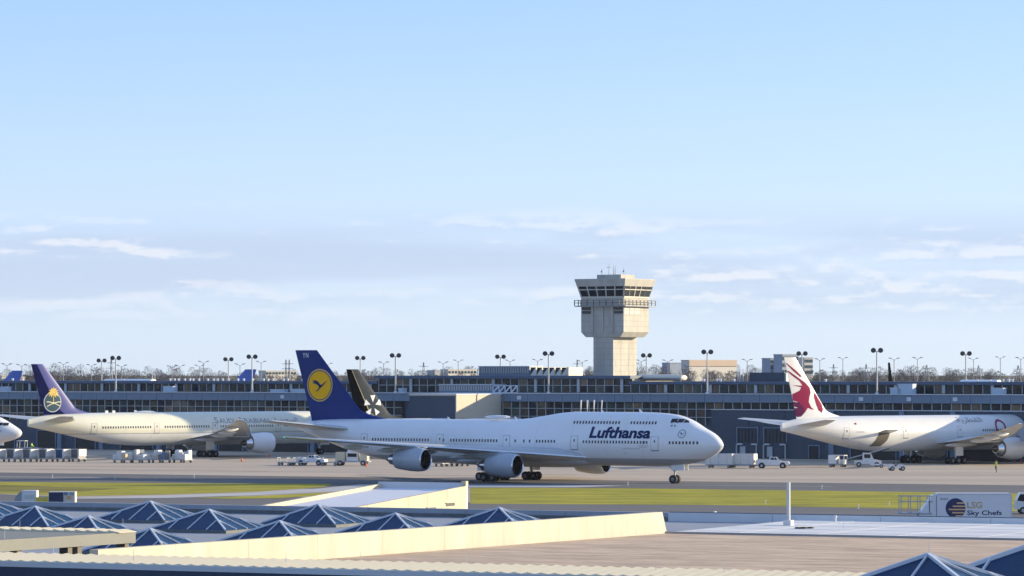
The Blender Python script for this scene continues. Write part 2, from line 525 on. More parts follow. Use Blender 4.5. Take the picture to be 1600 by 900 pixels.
# window panes: one object per pane; the lowest rows, half hidden, are one part
def pane_mesh(h, y):
    return [MB().box(0.06, MOD - 0.06, y, y + 0.08, 0, h).mesh('window_pane', m) for m in M_PANE]
rnd = random.Random(3)
def pick():
    return rnd.choice([0, 0, 0, 0, 1, 1, 2, 2, 3, 3, 4, 4, 5, 6])
up_me = pane_mesh(1.52, UPY + 0.1); mid_me = pane_mesh(1.3, UPY + 0.1)
lo_me = pane_mesh(1.08, 0.15)
mull = MB(); low = MB()
t = TA; k = 0
blk0, blk1 = CT(640), CT(785)
while t < TB:
    in_mid = TM0 <= t < TM1
    px_vis = -20 < 800 + F_PX * (OC + E1 * t).x / (OC + E1 * t).y < 1625
    if in_mid:
        if px_vis:
            link('window_pane', mid_me[pick()], conc, (t, 0, Z_UW0 + 0.05))
        low.box(t + 0.06, t + MOD - 0.06, UPY + 0.1, UPY + 0.18, Z_UW0 + 1.4, 14.65, pick() if rnd.random() < .5 else 0)
        mull.box(t - 0.06, t + 0.06, UPY - 0.1, UPY + 0.1, Z_UW0, 14.7)
        if k % 5 == 0:
            mull.box(t - 0.3, t + 0.3, UPY - 0.25, UPY + 0.0, Z_UW0, 14.7)
    else:
        if px_vis:
            link('window_pane', up_me[pick()], conc, (t, 0, Z_UW0))
        mull.box(t - 0.06, t + 0.06, UPY - 0.1, UPY + 0.1, Z_UW0, 13.65)
        if k % 5 == 0:
            mull.box(t - 0.3, t + 0.3, UPY - 0.25, UPY + 0.0, Z_UW0, 13.65)
    if not (blk0 - MOD < t < blk1):
        if px_vis:
            link('window_pane', lo_me[pick()], conc, (t, 0, 9.12))
        mull.box(t - 0.06, t + 0.06, -0.05, 0.15, 6.05 if t < CT(1112) else 9.1, 10.3)
        if t < CT(1112) - MOD:
            for r in range(2):
                low.box(t + 0.06, t + MOD - 0.06, 0.15, 0.23, 6.1 + r * 1.5, 7.5 + r * 1.5, pick())
    t += MOD; k += 1
for z, y in ((9.06, 0.02), (7.54, 0.02)):
    mull.box(TA, blk0 - MOD, y, y + 0.12, z - 0.05, z + 0.05); mull.box(blk1, CT(1112), y, y + 0.12, z - 0.05, z + 0.05)
mull.box(TM0, TM1, UPY, UPY + 0.1, Z_UW0 + 1.3, Z_UW0 + 1.4)
stuff(low.build('lower_panes', M_PANE, conc))
stuff(mull.build('mullions', M_MULL, conc))
# upper storey and roofs
u = MB(); u.box(TA, TB, UPY + 0.25, UPY + 16, 11.98, 13.7); u.box(TM0 + 0.1, TM1 - 0.1, UPY + 0.25, UPY + 16, 13.7, 14.75)
u.build('upper_wall', M_CDARK, conc)
u = MB()
u.box(TA, TM0, UPY - 0.7, UPY + 17, 13.7, 14.25); u.box(TM1, TB, UPY - 0.7, UPY + 17, 13.7, 14.25); u.box(TM0 - 0.5, TM1 + 0.5, UPY - 0.9, UPY + 18, 14.75, 15.35)
u.build('roof', M_CROOF, conc)
u = MB(); u.box(TA, TB, UPY + 17, 34, 11.8, 11.9)
u.build('rear_roof', M_FLATR, conc)
end = MB(); end.box(TM1 + 0.1, TM1 + 0.25, UPY + 0.3, UPY + 16, 14.25, 14.74)
end.build('end_wall', M_CREAM, conc)
# block that stands out of the facade, its sunlit side in view
L = 4.0
while 800 + F_PX * ((OC + E1 * blk1 - W1 * L).x) / ((OC + E1 * blk1 - W1 * L).y) > 713:
    L += 0.1
bx = MB(); bx.box(CT(640, -L), blk1, -L, -0.4, 0, 11.7)
bk = bx.build('projecting_block', M_CREAM, conc)
for r in range(8):
    MB().box(blk1, blk1 + 0.03, -L + 0.02, -0.45, 0.1 + r * 1.45, 1.51 + r * 1.45).build('panel', M_CREAM, bk)
MB().box(CT(640, -L) - .1, blk1 + .12, -L - 0.12, -0.3, 11.7, 11.88).build('coping', M_LEDGE, bk)
MB().box(CT(640, -L), blk1 - 0.2, -L - 0.06, -L, 0.1, 11.5).build('panel', M_CDARK, bk)  # dark sheet paints the shaded front of the cream block
# dark bays and dock doors at apron level
def bay(p0, p1, z0, z1, m=M_BLACK, name='dock_opening'):
    t0, t1 = CT(p0), CT(p1)
    f = MB().box(t0, t1, -0.16, -0.04, z0, z1).build(name, m, conc)
    fr = MB(); fr.box(t0 - 0.2, t0, -0.3, 0, z0, z1 + .2); fr.box(t1, t1 + 0.2, -0.3, 0, z0, z1 + .2); fr.box(t0, t1, -0.3, 0, z1, z1 + .2)
    fr.build('frame', M_CBLUE, f)
    return f
for p0, p1 in ((1153, 1184), (1195, 1229)):
    f = bay(p0, p1, 2.9, 5.6)
    for q in range(1, 6):
        tt = CT(p0) + (CT(p1) - CT(p0)) * q / 6
        MB().box(tt - 0.12, tt + 0.12, -0.22, -0.16, 2.9, 5.6).build('slat', M_CDARK, f)
    for q in (0.02, 0.75):
        tt = CT(p0) + (CT(p1) - CT(p0)) * q
        MB().box(tt, tt + 1.1, -0.7, -0.2, 2.5, 2.75).build('light_fitting', M_LEDGE, f)
    for q in (0.0, 1.0):
        tt = CT(p0) + (CT(p1) - CT(p0)) * q
        MB().tube((tt, -0.6, 0), (tt, -0.6, 2.5), 0.13).build('post', M_MULL, f)
    MB().box(CT(p0) + .6, CT(p0) + 1.7, -0.35, -0.1, 0.3, 2.2).build('cabinet', M_MULL, f)
for p0, p1, z1 in ((-20, 24, 3.4), (60, 88, 3.8), (120, 150, 3.2), (190, 240, 3.8), (270, 330, 4.0), (344, 380, 3.2), (430, 482, 4.3), (500, 560, 4.4), (820, 870, 4), (900, 950, 4), (1265, 1280, 2.4), (1330, 1400, 4.2), (1420, 1480, 4.2), (1500, 1580, 4.2)):
    bay(p0, p1, 0.1, z1)
for p in (95, 160, 250, 338, 418, 490, 575, 1090, 1300, 1410, 1490):
    MB().box(CT(p) - 0.5, CT(p) + 0.5, -0.5, 0.05, 0, 6.0 if p < 1112 else 8.9).build('pilaster', M_CBLUE, conc)
for p in (441, 811, 1420, 1492, 1345):
    MB().box(CT(p, -.4) - .45, CT(p, -.4) + .45, -.42, -.36, 10.75, 11.45).build('fascia_sign', M_LEDGE, conc)
# roof plant: louvred screens, trusses, boxes, skylight domes, vents
M_LOUV = mat('louvre_grey', (0.40, 0.39, 0.37), 0.6)
def louvre(p0, p1, dy, z0, z1, part):
    t0, t1 = CT(p0, dy), CT(p1, dy)
    o = MB().box(t0, t1, dy, dy + 5, z0, z1).build(part, M_CBLUE, conc)
    n = max(6, int((t1 - t0) / 0.55))
    for i in range(n):
        x = t0 + (t1 - t0) * (i + .5) / n
        link('slat', MB().box(x - 0.16, x + 0.16, dy - 0.12, dy, z0 + (z1 - z0) * .28, z1).mesh('slat', M_LOUV), o)
    MB().box(t0 - .1, t1 + .1, dy - 0.2, dy + 5.1, z1, z1 + 0.12).build('cap', M_LEDGE, o)
    return o
louvre(748, 827, 20, 15.3, 17.15, 'plant_screen')
louvre(686, 769, 3.5, 11.95, 13.55, 'plant_screen')
tr = MB(); dy = 3.2
t0, t1 = CT(770, dy), CT(808, dy)
tr.box(t0, t1, dy, dy + .15, 13.3, 13.45); tr.box(t0, t1, dy, dy + .15, 11.98, 12.1)
for i in range(5):
    x = t0 + (t1 - t0) * i / 4
    tr.box(x - .08, x + .08, dy, dy + .15, 12, 13.4)
    if i < 4:
        tr.bar((x, dy + .08, 12.05), (x + (t1 - t0) / 4, dy + .08, 13.4), 0.22)
tr.build('truss_screen', M_LEDGE, conc)
for i in range(6):
    p0 = 828 + i * 9.7
    t0, t1 = CT(p0, 20), CT(p0 + 9.2, 20)
    s_ = MB(); s_.add([(t0, 20, 15.3), (t1, 20, 15.3), (t1, 20, 17.0), (t0, 26, 15.3), (t1, 26, 15.3), (t1, 26, 17.0)], [(0, 1, 2), (3, 5, 4), (0, 2, 5, 3), (1, 4, 5, 2), (0, 3, 4, 1)])
    s_.build('sawtooth_hood', mat('hood_white', (0.72, 0.68, 0.58), 0.6), conc)
    d = MB(); d.add([(t0 + .05, 20.2, 15.4), (t1 - .1, 20.2, 16.95), (t0 + .05, 20.2, 16.95)], [(0, 1, 2)])
    d.build('hood_opening', M_BLACK, conc)
x0, x1 = CT(993, 14), CT(1071, 14)
rg = []
for s_, rr in ((0, .2), (.25, .5), (1.0, .62), (x1 - x0 - 1, .62), (x1 - x0 - .25, .5), (x1 - x0, .2)):
    rg.append([(x0 + s_, 14 + 1.4 * rr / .62 * math.cos(2 * math.pi * i / 12), 14.95 + rr * math.sin(2 * math.pi * i / 12)) for i in range(12)])
MB().loft(rg).build('roof_duct', mat('cream_duct', (0.68, 0.63, 0.53), 0.6), conc, smooth=40)
dk = MB(); dk.box(CT(1171, 15), CT(1225, 15), 15, 22, 14.2, CZ(1200, 582, 15)); dk.build('plant_room', M_CDARK, conc)
MB().box(CT(1225, 15) + .02, CT(1225, 15) + 0.4, 15.2, 21.5, 14.2, CZ(1200, 582, 15) - .1).build('plant_room_end', mat('hood_white', (0.7, .7, .6)), conc)
for p0, p1 in ((1503, 1512), (1513, 1529), (1531, 1549), (1551, 1561), (166, 196), (197, 240)):
    t0, t1 = CT(p0, 12), CT(p1, 12)
    MB().prism_x([(11, 14.2), (13, 14.2), (12.7, 14.5), (12, 14.62), (11.3, 14.5)], t0, t1).build('roof_skylight', M_WHITE, conc)
vent = MB(); vent.tube((0, 0, 0), (0, 0, 0.3), 0.2, 0.2, 8); vent.tube((0, 0, 0.3), (0, 0, 0.5), 0.36, 0.15, 8)
vme = vent.mesh('roof_vent', M_WHITE)
for p in [266, 273, 279, 289, 297, 302, 311, 325, 334, 340, 348, 357, 372, 381, 395, 412, 419, 427, 443, 450, 473, 1100, 1120, 1126, 1147, 1290, 1567, 1576, 1582, 20, 36]:
    link('roof_vent', vme, conc, (CT(p, 8.8), 8.8, 14.25))
for p, wd, hh in ((7, 2.2, .9), (265, 2.6, 1.1), (628, 1.0, .8), (1401, 2.2, 1.1), (1416, 3.0, 1.8), (1560, 2.2, 1.1), (435, 3.4, .5), (470, 4, .6)):
    o = MB().box(CT(p, 4) - wd / 2, CT(p, 4) + wd / 2, 3.5, 5, 11.98, 11.98 + hh).build('roof_unit', mat('unit_blue_grey', (0.38, 0.47, 0.55), 0.5), conc)
    MB().box(CT(p, 4) - wd / 2 - .08, CT(p, 4) + wd / 2 + .08, 3.4, 5.1, 11.98 + hh, 12.06 + hh).build('lid', M_LEDGE, o)
for p, h_ in ((238, 2.2), (242, 1.6), (1064, 2.0), (1153, 2.4), (1156, 2.0), (1161, 2.4)):
    MB().tube((CT(p, 12), 12, 14.2), (CT(p, 12), 12, 14.25 + h_), 0.08).build('roof_pipe', M_LEDGE, conc)

# ================================================================== CONTROL TOWER
TK = OC + E1 * CT(961, 24) + W1 * 24
def TZ(y): return dp(961, y, TK.y).z
tower = thing('control_tower', 'cream concrete airport control tower with flared glass cab and balcony', 'tower', (TK.x, TK.y, 0), -AX)
M_TCON = mat('tower_concrete', (0.53, 0.505, 0.44), 0.85, noise=0.28, scale=0.5, bump=0.03, stretch=(1, 1, .25))
SH = TK.y / F_PX
hx, hy_, shx, shy = 4.87, 4.87, 2.27, 4.5
zb = TZ(527); zbal = TZ(478); zs = TZ(465); zr0 = TZ(448); zr1 = TZ(437.5)
MB().box(-shx, shx, -shy, shy, 0, zb + .6).build('shaft', M_TCON, tower)
n = 5
for i in range(1, 8):                        # joints show as thin dark gaps between cast lifts
    z = 14 + i * (zb - 14) / 8
    MB().box(-shx - .012, shx + .012, -shy - .012, shy + .012, z - .03, z + .03).build('shaft_joint', mat('joint_grey', (0.33, 0.32, 0.29), .9), tower)
for y_ in (-1.5, 1.5):
    MB().box(shx, shx + .015, y_ - .03, y_ + .03, 13, zb).build('shaft_joint', mat('joint_grey', (0.33, 0.32, 0.29)), tower)
def ringz(a, b, z): return [(-a, -b, z), (a, -b, z), (a, b, z), (-a, b, z)]
hd = MB(); hd.loft([ringz(hx - .9, hy_ - .25, zb), ringz(hx, hy_, zb + 1.0), ringz(hx, hy_, zs - .05)])
hd.build('head', M_TCON, tower)
jt = mat('joint_grey', (0.33, 0.32, 0.29))
for i in range(1, 5):
    z = zb + 1.0 + i * 1.08
    MB().box(-hx - .012, hx + .012, -hy_ - .012, hy_ + .012, z - .03, z + .03).build('head_joint', jt, tower)
for x_ in (-2.2, 0.15, 2.35):
    MB().box(x_ - .22, x_ + .22, -hy_ - .28, -hy_, zb + .9, zbal - .2).build('pilaster', M_TCON, tower)
wz0, wz1 = TZ(491.5), TZ(480)
for x0_, x1_ in ((-hx + .15, -2.5), (2.6, hx - .1)):
    MB().box(x0_, x1_, -hy_ - .03, -hy_ + .1, wz0, wz1).build('window_frame', M_TCON, tower)
    for j in range(2):
        MB().box(x0_ + .08, x1_ - .08, -hy_ - .06, -hy_ - .03, wz0 + .1 + j * .72, wz0 + .68 + j * .72).build('window_pane', M_PANE[0], tower)
for i in range(3):
    for j in range(2):
        MB().box(hx + .01, hx + .05, -hy_ + .2 + i * 2.05, -hy_ + 2.1 + i * 2.05, wz0 + .1 + j * .72, wz0 + .68 + j * .72).build('window_pane', mat('painted_reflection_pane', (0.36, 0.35, 0.32), 0.4), tower)  # pale pane colour stands in for the bright reflection in the glass
bl = MB(); B = 0.95
bl.box(-hx - B, hx + B, -hy_ - B, hy_ + B, zbal - .2, zbal)
bl.build('balcony', mat('balcony_grey', (0.30, 0.30, 0.30), .7), tower)
rl = MB()
for zz in (zbal + .55, zbal + 1.05):
    for s_ in (-1, 1):
        rl.box(-hx - B, hx + B, s_ * (hy_ + B) - .05, s_ * (hy_ + B) + .05, zz - .05, zz + .05)
        rl.box(s_ * (hx + B) - .05, s_ * (hx + B) + .05, -hy_ - B, hy_ + B, zz - .05, zz + .05)
rl.build('guard_rail', mat('rail_dark', (0.10, 0.10, 0.10), .6), tower)
for i in range(9):
    q = -hx - B + (2 * (hx + B)) * i / 8
    for P in ((q, -hy_ - B), (hx + B, q), (-hx - B, q)):
        MB().box(P[0] - .07, P[0] + .07, P[1] - .07, P[1] + .07, zbal, zbal + 1.1).build('rail_post', mat('rail_dark', (0.1, .1, .1)), tower)
b0, b1 = 4.8, 5.35
cab = MB(); cab.loft([ringz(b0, b0, zs - .06), ringz(b1, b1, zr0)])
cab.build('cab_core', M_BLACK, tower)
rf = MB(); rf.loft([ringz(b1 + .12, b1 + .12, zr0 - .02), ringz(b1 + .48, b1 + .48, zr1), ringz(b1 + .42, b1 + .42, zr1 + .15)])
rf.build('cab_roof', M_TCON, tower)
M_CABG = mat('cab_glass', (0.025, 0.03, 0.035), 0.05)
M_CABS = mat('cab_frame', (0.60, 0.56, 0.47), 0.7)
def cabpt(side, u, v, off):                # u -1..1 along the side, v 0..1 up the raked glass
    a = b0 + (b1 - b0) * v
    c = a * u
    z = zs + (zr0 - zs) * v
    a += off
    return [(c, -a, z), (a, c, z), (-c, a, z), (-a, -c, z)][side]
for side in range(4):
    for i in range(5):
        u0, u1 = -1 + 2 * i / 5 + .02, -1 + 2 * (i + 1) / 5 - .02
        for v0, v1 in ((0.05, .66), (.72, .97)):
            q = MB(); q.add([cabpt(side, u0, v0, .05), cabpt(side, u1, v0, .05), cabpt(side, u1, v1, .05), cabpt(side, u0, v1, .05)], [(0, 1, 2, 3)])
            q.build('window_pane', M_CABG, tower)
    fr = MB()
    for i in range(6):
        u0 = -1 + 2 * i / 5
        fr.bar(cabpt(side, u0, 0, .06), cabpt(side, u0, 1, .06), .2, .2)
    fr.bar(cabpt(side, -1, .69, .06), cabpt(side, 1, .69, .06), .16, .16)
    fr.bar(cabpt(side, -1, 0, .06), cabpt(side, 1, 0, .06), .3, .3)
    fr.build('cab_frame', M_CABS, tower)
MB().box(-2.6, 2.9, -2.6, 2.6, zr1 + .1, TZ(429.5)).build('penthouse', M_TCON, tower)
zt = TZ(429.5)
for i, (x_, y_, h_) in enumerate([(-2.4, -1, 1.3), (-.8, -1, 2.2), (-.2, .5, 1.9), (.7, -1.5, 1.4), (1.7, .6, 1.8), (2.4, -.6, 1.6), (-1.1, 1.2, 2.0)]):
    an = MB(); an.tube((x_, y_, zt), (x_, y_, zt + h_), 0.06, 0.03, 6)
    if i in (0, 5):
        an.tube((x_, y_, zt + .5), (x_, y_, zt + .95), 0.3, 0.12, 8)
    if i == 1:
        an.tube((x_ - .5, y_, zt + 1.5), (x_ + .5, y_, zt + 1.5), 0.05, None, 6)
    an.build('antenna', M_MULL, tower)
# ================================================================== TERMINAL ROOF IN THE FOREGROUND
ZD = 5.72                                    # skylight deck
PT = 6.3                                   # parapet top
P0, P1 = gp(0, 783, PT), gp(1600, 810, PT)
E2 = (P1 - P0); E2.z = 0; E2.normalize()
W2 = Vector((-E2.y, E2.x, 0))
A2 = math.atan2(-E2.y, E2.x)
def LT(p):                                  # world -> roof frame (origin P0 on the ground)
    d = p - P0
    return d.dot(E2), d.dot(W2)
term = thing('terminal_building', 'near flat-roofed terminal with blue pyramid skylights, gravel roof and long cream upstand wall', 'building', (P0.x, P0.y, 0), -A2)
M_MEMB = mat('white_roof_membrane', (0.76, 0.75, 0.73), 0.75, col2=(0.62, 0.61, 0.60), scale=0.25, stretch=(0.4, 1.6, 1))
M_GRAV = mat('brown_roof_gravel', (0.68, 0.495, 0.345), 0.95, col2=(0.36, 0.26, 0.18), scale=0.8, stretch=(0.3, 0.8, 1), bump=0.3)
M_PARA = mat('parapet_grey_blue', (0.34, 0.37, 0.41), 0.7, noise=0.15, scale=0.4)
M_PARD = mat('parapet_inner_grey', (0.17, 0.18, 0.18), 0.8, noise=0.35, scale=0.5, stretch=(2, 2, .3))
M_UPST = mat('cream_upstand', (0.60, 0.56, 0.45), 0.85, noise=0.24, scale=0.6, stretch=(1, 1, .15))
M_SEAMR = mat('cream_metal_roof', (0.84, 0.72, 0.48), 0.55, noise=0.08, scale=0.5)
M_NAVYW = mat('shade_navy_facade', (0.03, 0.05, 0.09), 0.6)  # shade on the near wall put into the base colour as navy
M_GBEAM = mat('grey_beam', (0.24, 0.24, 0.215), 0.8, noise=0.12, scale=0.5)
XL, XR = -30.0, 100.0
xw, yw = LT(gp(1047, 833, 5.92))            # foot of the right-hand end of the upstand wall
wl0 = LT(gp(210, 855, 7.17)); wl1 = LT(gp(1035, 800, 7.17))
# decks
zf, zn = 7.0, 6.8
cy0 = LT(gp(200, 870, zf))[1]
near_y = LT(gp(200, 882.5, zn))[1]
MB().box(XL, xw - .3, near_y + .32, -0.35, 0.15, ZD).build('skylight_deck', mat('skylight_deck_grey', (0.30, .33, .38), .8, noise=.2, scale=.4), term)
MB().box(xw - .3, XR, yw, -0.35, 0.2, 5.96).build('white_roof', M_MEMB, term)
fw = (cy0 + .15 - wl0[1]) / (wl1[1] - wl0[1])
gq = [(wl0[0] + (wl1[0] - wl0[0]) * fw, cy0 + .15), (XR, cy0 + .15), (XR, yw), (xw - .25, yw)]
gb = MB(); gb.add([(x, y, 0.2) for x, y in gq] + [(x, y, 5.9) for x, y in gq], [(3, 2, 1, 0), (4, 5, 6, 7)] + [(i, (i + 1) % 4, 4 + (i + 1) % 4, 4 + i) for i in range(4)])
gb.build('gravel_roof', M_GRAV, term)
MB().box(xw - .3, XR, yw - .12, yw + .12, 5.9, 6.02).build('gravel_stop', mat('gravel_stop_grey', (0.35, .34, .33), .6), term)
# welded seams of the membrane, patches on the gravel
for i in range(4):
    yy = yw + (-.4 - yw) * (i + .6) / 4.4
    MB().box(xw + .5, XR, yy, yy + .07, 5.961, 5.972).build('membrane_seam', mat('seam_grey', (0.60, .60, .61), .8), term)
for i in range(9):
    xx = xw + 4 + i * 5.1
    MB().box(xx, xx + .07, yw + .3, -.4, 5.9615, 5.971).build('membrane_seam', mat('seam_grey', (0.50, .51, .54)), term)
# parapet in cast lengths
x = XL; pl = 7.6
while x < XR:
    right = x > xw - 17
    p = MB().box(x + .015, x + pl - .015, -.35, .25, 0.3, PT)
    o = p.build('parapet_length', M_MEMB if right else M_PARA, term)
    if not right:
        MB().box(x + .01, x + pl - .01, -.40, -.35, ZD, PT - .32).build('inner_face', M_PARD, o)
    else:
        MB().box(x, x + pl, -.12, .27, PT + .003, PT + .05).build('flashing', mat('flashing_navy', (0.05, .075, .12), .5), o)
    x += pl
# long cream upstand wall, in panels along its length, with a raked end
ang = math.atan2(wl1[1] - wl0[1], wl1[0] - wl0[0])
up = link('upstand_wall', MB().box(0, .01, 0, .01, ZD, ZD + .01).mesh('upstand_wall', M_UPST), term, (wl0[0], wl0[1], 0), ang)
WLn = math.hypot(wl1[0] - wl0[0], wl1[1] - wl0[1])
npan = 9; x0 = -3.0
for i in range(npan):
    a_, b_ = x0 + (WLn - x0) * i / npan + .008, x0 + (WLn - x0) * (i + 1) / npan - .008
    poly = [(a_, 5.0), (b_ + (1.0 if i == npan - 1 else 0), 5.0), (b_, 7.17), (a_, 7.17)]
    MB().prism_y(poly, 0, .5).build('wall_panel', M_UPST, up)
# ribbed metal eave along the near edge, and the dark face below it
PW = 0.66
pm = MB()                                    # each sheet rises towards its left edge, so the row reads as saw teeth
TH_ = .11
for (z0_, y0_, z1_, y1_) in ((zn, near_y, zf, cy0),):
    pm.add([(0, y0_, z0_ + TH_), (PW, y0_, z0_), (PW, y1_, z1_), (0, y1_, z1_ + TH_), (0, y0_, z0_ - .12), (PW, y0_, z0_ - .12), (PW, y1_, z1_ - .12), (0, y1_, z1_ - .12)],
           [(0, 1, 2, 3), (4, 7, 6, 5), (0, 4, 5, 1), (1, 5, 6, 2), (2, 6, 7, 3), (3, 7, 4, 0)])
pme = pm.mesh('roof_sheet', M_SEAMR)
i = 0
xe_ = LT(gp(1480, 901, zf))[0]
while i * PW + 30 < xe_:
    link('roof_sheet', pme, term, (30 + i * PW, 0, 0)); i += 1
MB().box(28, xe_ + .7, near_y - .12, near_y - .003, zn - .22, zn + .03).build('gutter', M_LEDGE, term)
MB().box(28, xe_ + .7, near_y - .1, near_y + .3, 0.1, zn - .23).build('near_facade', M_NAVYW, term)
# raised slab at the left on short posts
cc = LT(dp(212, 831, 195.0)); zc = dp(212, 831, 195.0).z
sang = math.atan2(wl1[1] - wl0[1], wl1[0] - wl0[0])
slab = MB()
du = Vector((math.cos(sang), math.sin(sang)))
far = [cc, (cc[0] - 22, cc[1] + .4)]
nr = (cc[0] - du.x * 24, cc[1] - du.y * 24)
poly = [cc, far[1], (nr[0] - 22, nr[1]), nr]
n4 = len(poly)
slab.add([(x, y, zc - .56) for x, y in poly] + [(x, y, zc) for x, y in poly],
         [(3, 2, 1, 0), (4, 5, 6, 7)] + [(i, (i + 1) % 4, 4 + (i + 1) % 4, 4 + i) for i in range(4)])
so_ = slab.build('raised_slab', M_GBEAM, term)
rm = MB(); rm.add([(0, -1.6, .14), (.66, -1.6, .02), (.66, .12, .02), (0, .12, .14), (0, -1.6, .003), (.66, -1.6, .003), (.66, .12, .003), (0, .12, .003)], [(0, 1, 2, 3), (4, 7, 6, 5), (0, 4, 5, 1), (1, 5, 6, 2), (2, 6, 7, 3), (3, 7, 4, 0)])
rme = rm.mesh('roof_sheet', M_SEAMR)
for i in range(33):
    link('roof_sheet', rme, so_, (cc[0] - .66 * (i + 1), cc[1] + .4 * (i + 1) * .66 / 22, zc))
for q in (0.6, 4.6, 5.4, 9.5):
    MB().box(cc[0] - du.x * q - .6, cc[0] - du.x * q - .1, cc[1] - du.y * q - .2, cc[1] - du.y * q + .2, ZD, zc - .563).build('post', mat('post_brown', (0.16, 0.14, 0.11), .8), so_)
# pyramid skylights: curb, glass panes, hips and glazing bars
M_SKYG = mat('blue_skylight_glass', (0.003, 0.040, 0.115), 0.25, spec=0.12, noise=0.45, scale=0.35)
M_SKYB = mat('glazing_bar_white', (0.66, 0.70, 0.75), 0.4)
SA, SHT = 2.75, 1.14
def py(face, u, v, off=0.0):                # u -1..1 along the base side, v 0..1 up to the apex
    a = SA * (1 - v)
    p = [(u * SA, -a), (a, u * SA), (-u * SA, a), (-a, -u * SA)][face]
    return (p[0], p[1], SHT * v + off)
pane_me, bar_me = [], []
for f_ in range(4):
    for k in range(4):
        u0, u1 = -1 + k * .5, -1 + (k + 1) * .5
        top = lambda u: 1 - abs(u)
        pts = [py(f_, u0, 0), py(f_, u1, 0)]
        if top(u1) > 0: pts.append(py(f_, u1, top(u1)))
        if top(u0) > 0: pts.append(py(f_, u0, top(u0)))
        m = MB(); m.add(pts, [tuple(range(len(pts)))])
        pane_me.append(m.mesh('glass_pane', M_SKYG))
    for u in (-.5, 0, .5):
        m = MB(); m.bar(py(f_, u, 0, .03), py(f_, u, 1 - abs(u), .03), .045, .08)
        bar_me.append(m.mesh('glazing_bar', M_SKYB))
hip_me = []
for sx, sy in ((1, -1), (1, 1), (-1, 1), (-1, -1)):
    m = MB(); m.bar((sx * SA, sy * SA, .03), (0, 0, SHT + .04), .10, .10)
    hip_me.append(m.mesh('hip_bar', M_SKYB))
apex = [(-27, 779), (235, 784), (497, 789), (780, 794), (55, 792), (327, 797), (618, 803), (-150, 799), (138, 807), (437, 815), (235, 827), (-75, 818), (1450, 868), (1655, 838)]
ZA = 7.05
curb = MB()
curb.loft([ringz(SA + .12, SA + .12, -(ZA - SHT - ZD)), ringz(SA + .12, SA + .12, -.02), ringz(SA - .05, SA - .05, 0)], cap=(False, False))
cme = curb.mesh('skylight', M_PARD)
for ax_, ay_ in apex:
    za_ = 8.6 if ax_ > 1000 else ZA
    p = gp(ax_, ay_, za_); l_ = LT(p)
    big_ = 1.7 if ax_ > 1600 else 1.3 if ax_ > 1000 else 1.0
    s_ = link('skylight', cme, term, (l_[0], l_[1], za_ - SHT * big_)); s_.scale = (big_,) * 3
    if big_ > 1:
        hb_ = SA * big_ + .1; zb_ = za_ - SHT * big_ - .3
        MB().box(l_[0] - hb_, l_[0] + hb_, l_[1] - hb_, l_[1] + hb_, .2, zb_).build('skylight_base', M_PARA, term)
    for me in pane_me: link('glass_pane', me, s_)
    for me in bar_me: link('glazing_bar', me, s_)
    for me in hip_me: link('hip_bar', me, s_)
# lightning rods
rod = MB().tube((0, 0, 0), (0, 0, .55), .018, .008, 6).mesh('lightning_rod', M_LEDGE)
for x_, y_, z_ in ((31, 827, ZD + .6), (192, 824, ZD + .6), (7, 841, zc), (83, 866, zf), (209, 876, zf), (447, 879, zf), (564, 879, zf), (728, 883, zf), (1025, 891, zf), (1132, 893, zf), (1452, 866, 8.6), (1434, 893, 6.5), (1318, 826, 5.96)):
    l_ = LT(gp(x_, y_, z_)); link('lightning_rod', rod, term, (l_[0], l_[1], z_))
# pole with boxed foot and small vents on the white roof
l_ = LT(gp(1232, 821, 5.96))
ob = MB().box(l_[0] - .26, l_[0] + .26, l_[1] - .26, l_[1] + .28, 5.96, 6.3).build('pole_base', M_MEMB, term)
MB().tube((l_[0], l_[1], 6.3), (l_[0], l_[1], 8.72), .12, .12, 12).build('pole', mat('galvanised', (0.5, .52, .54), .4, metal=.6), ob)
for x_, y_ in ((1117, 808), (1305, 815)):
    l_ = LT(gp(x_, y_, 5.96))
    v_ = MB(); v_.tube((l_[0], l_[1], 5.96), (l_[0], l_[1], 6.25), .09, .09, 8); v_.tube((l_[0], l_[1], 6.25), (l_[0], l_[1], 6.36), .17, .1, 8)
    v_.build('roof_vent', M_MEMB, term)
for x_, y_, s_ in ((1252, 826, .35), (1261, 825.6, .4), (1536, 814, .3)):
    l_ = LT(gp(x_, y_, 5.96)); MB().box(l_[0] - s_, l_[0] + s_, l_[1] - .2, l_[1] + .2, 5.96, 6.05).build('drain_cover', M_TYRE, term)

# ================================================================== RAMP BUILDING beyond the terminal roof (white sloping roof)
YN = 330.0
q0 = dp(560, 792, YN)
rampb = thing('ramp_building', 'low building with white sloping roof and sunlit cream side wall beside the taxiway', 'building', (q0.x, q0.y, 0), -A2)
kx = (728 - 800) / F_PX
Lr = 0.0
while True:
    pt = q0 + W2 * Lr
    if 800 + F_PX * pt.x / pt.y >= 728: break
    Lr += 0.05
zN = q0.z; pf = q0 + W2 * Lr; zF = dp(728, 759.5, pf.y).z
Wd = 8.6
def rz(y): return zN + (zF - zN) * y / Lr
Y0_ = -6.0
side = MB(); side.prism_x([(Y0_, 0), (Lr, 0), (Lr, zF), (Y0_, rz(Y0_))], -.35, 0)
sw = side.build('side_wall', mat('ramp_cream', (0.62, 0.55, 0.40), .85, noise=.15, scale=.4), rampb)
other = MB(); other.prism_x([(Y0_, 0), (Lr, 0), (Lr, zF + .1), (Y0_, rz(Y0_) + .1)], -Wd - .4, -Wd)
other.build('side_wall', mat('ramp_cream', (0.62, 0.55, 0.40)), rampb)
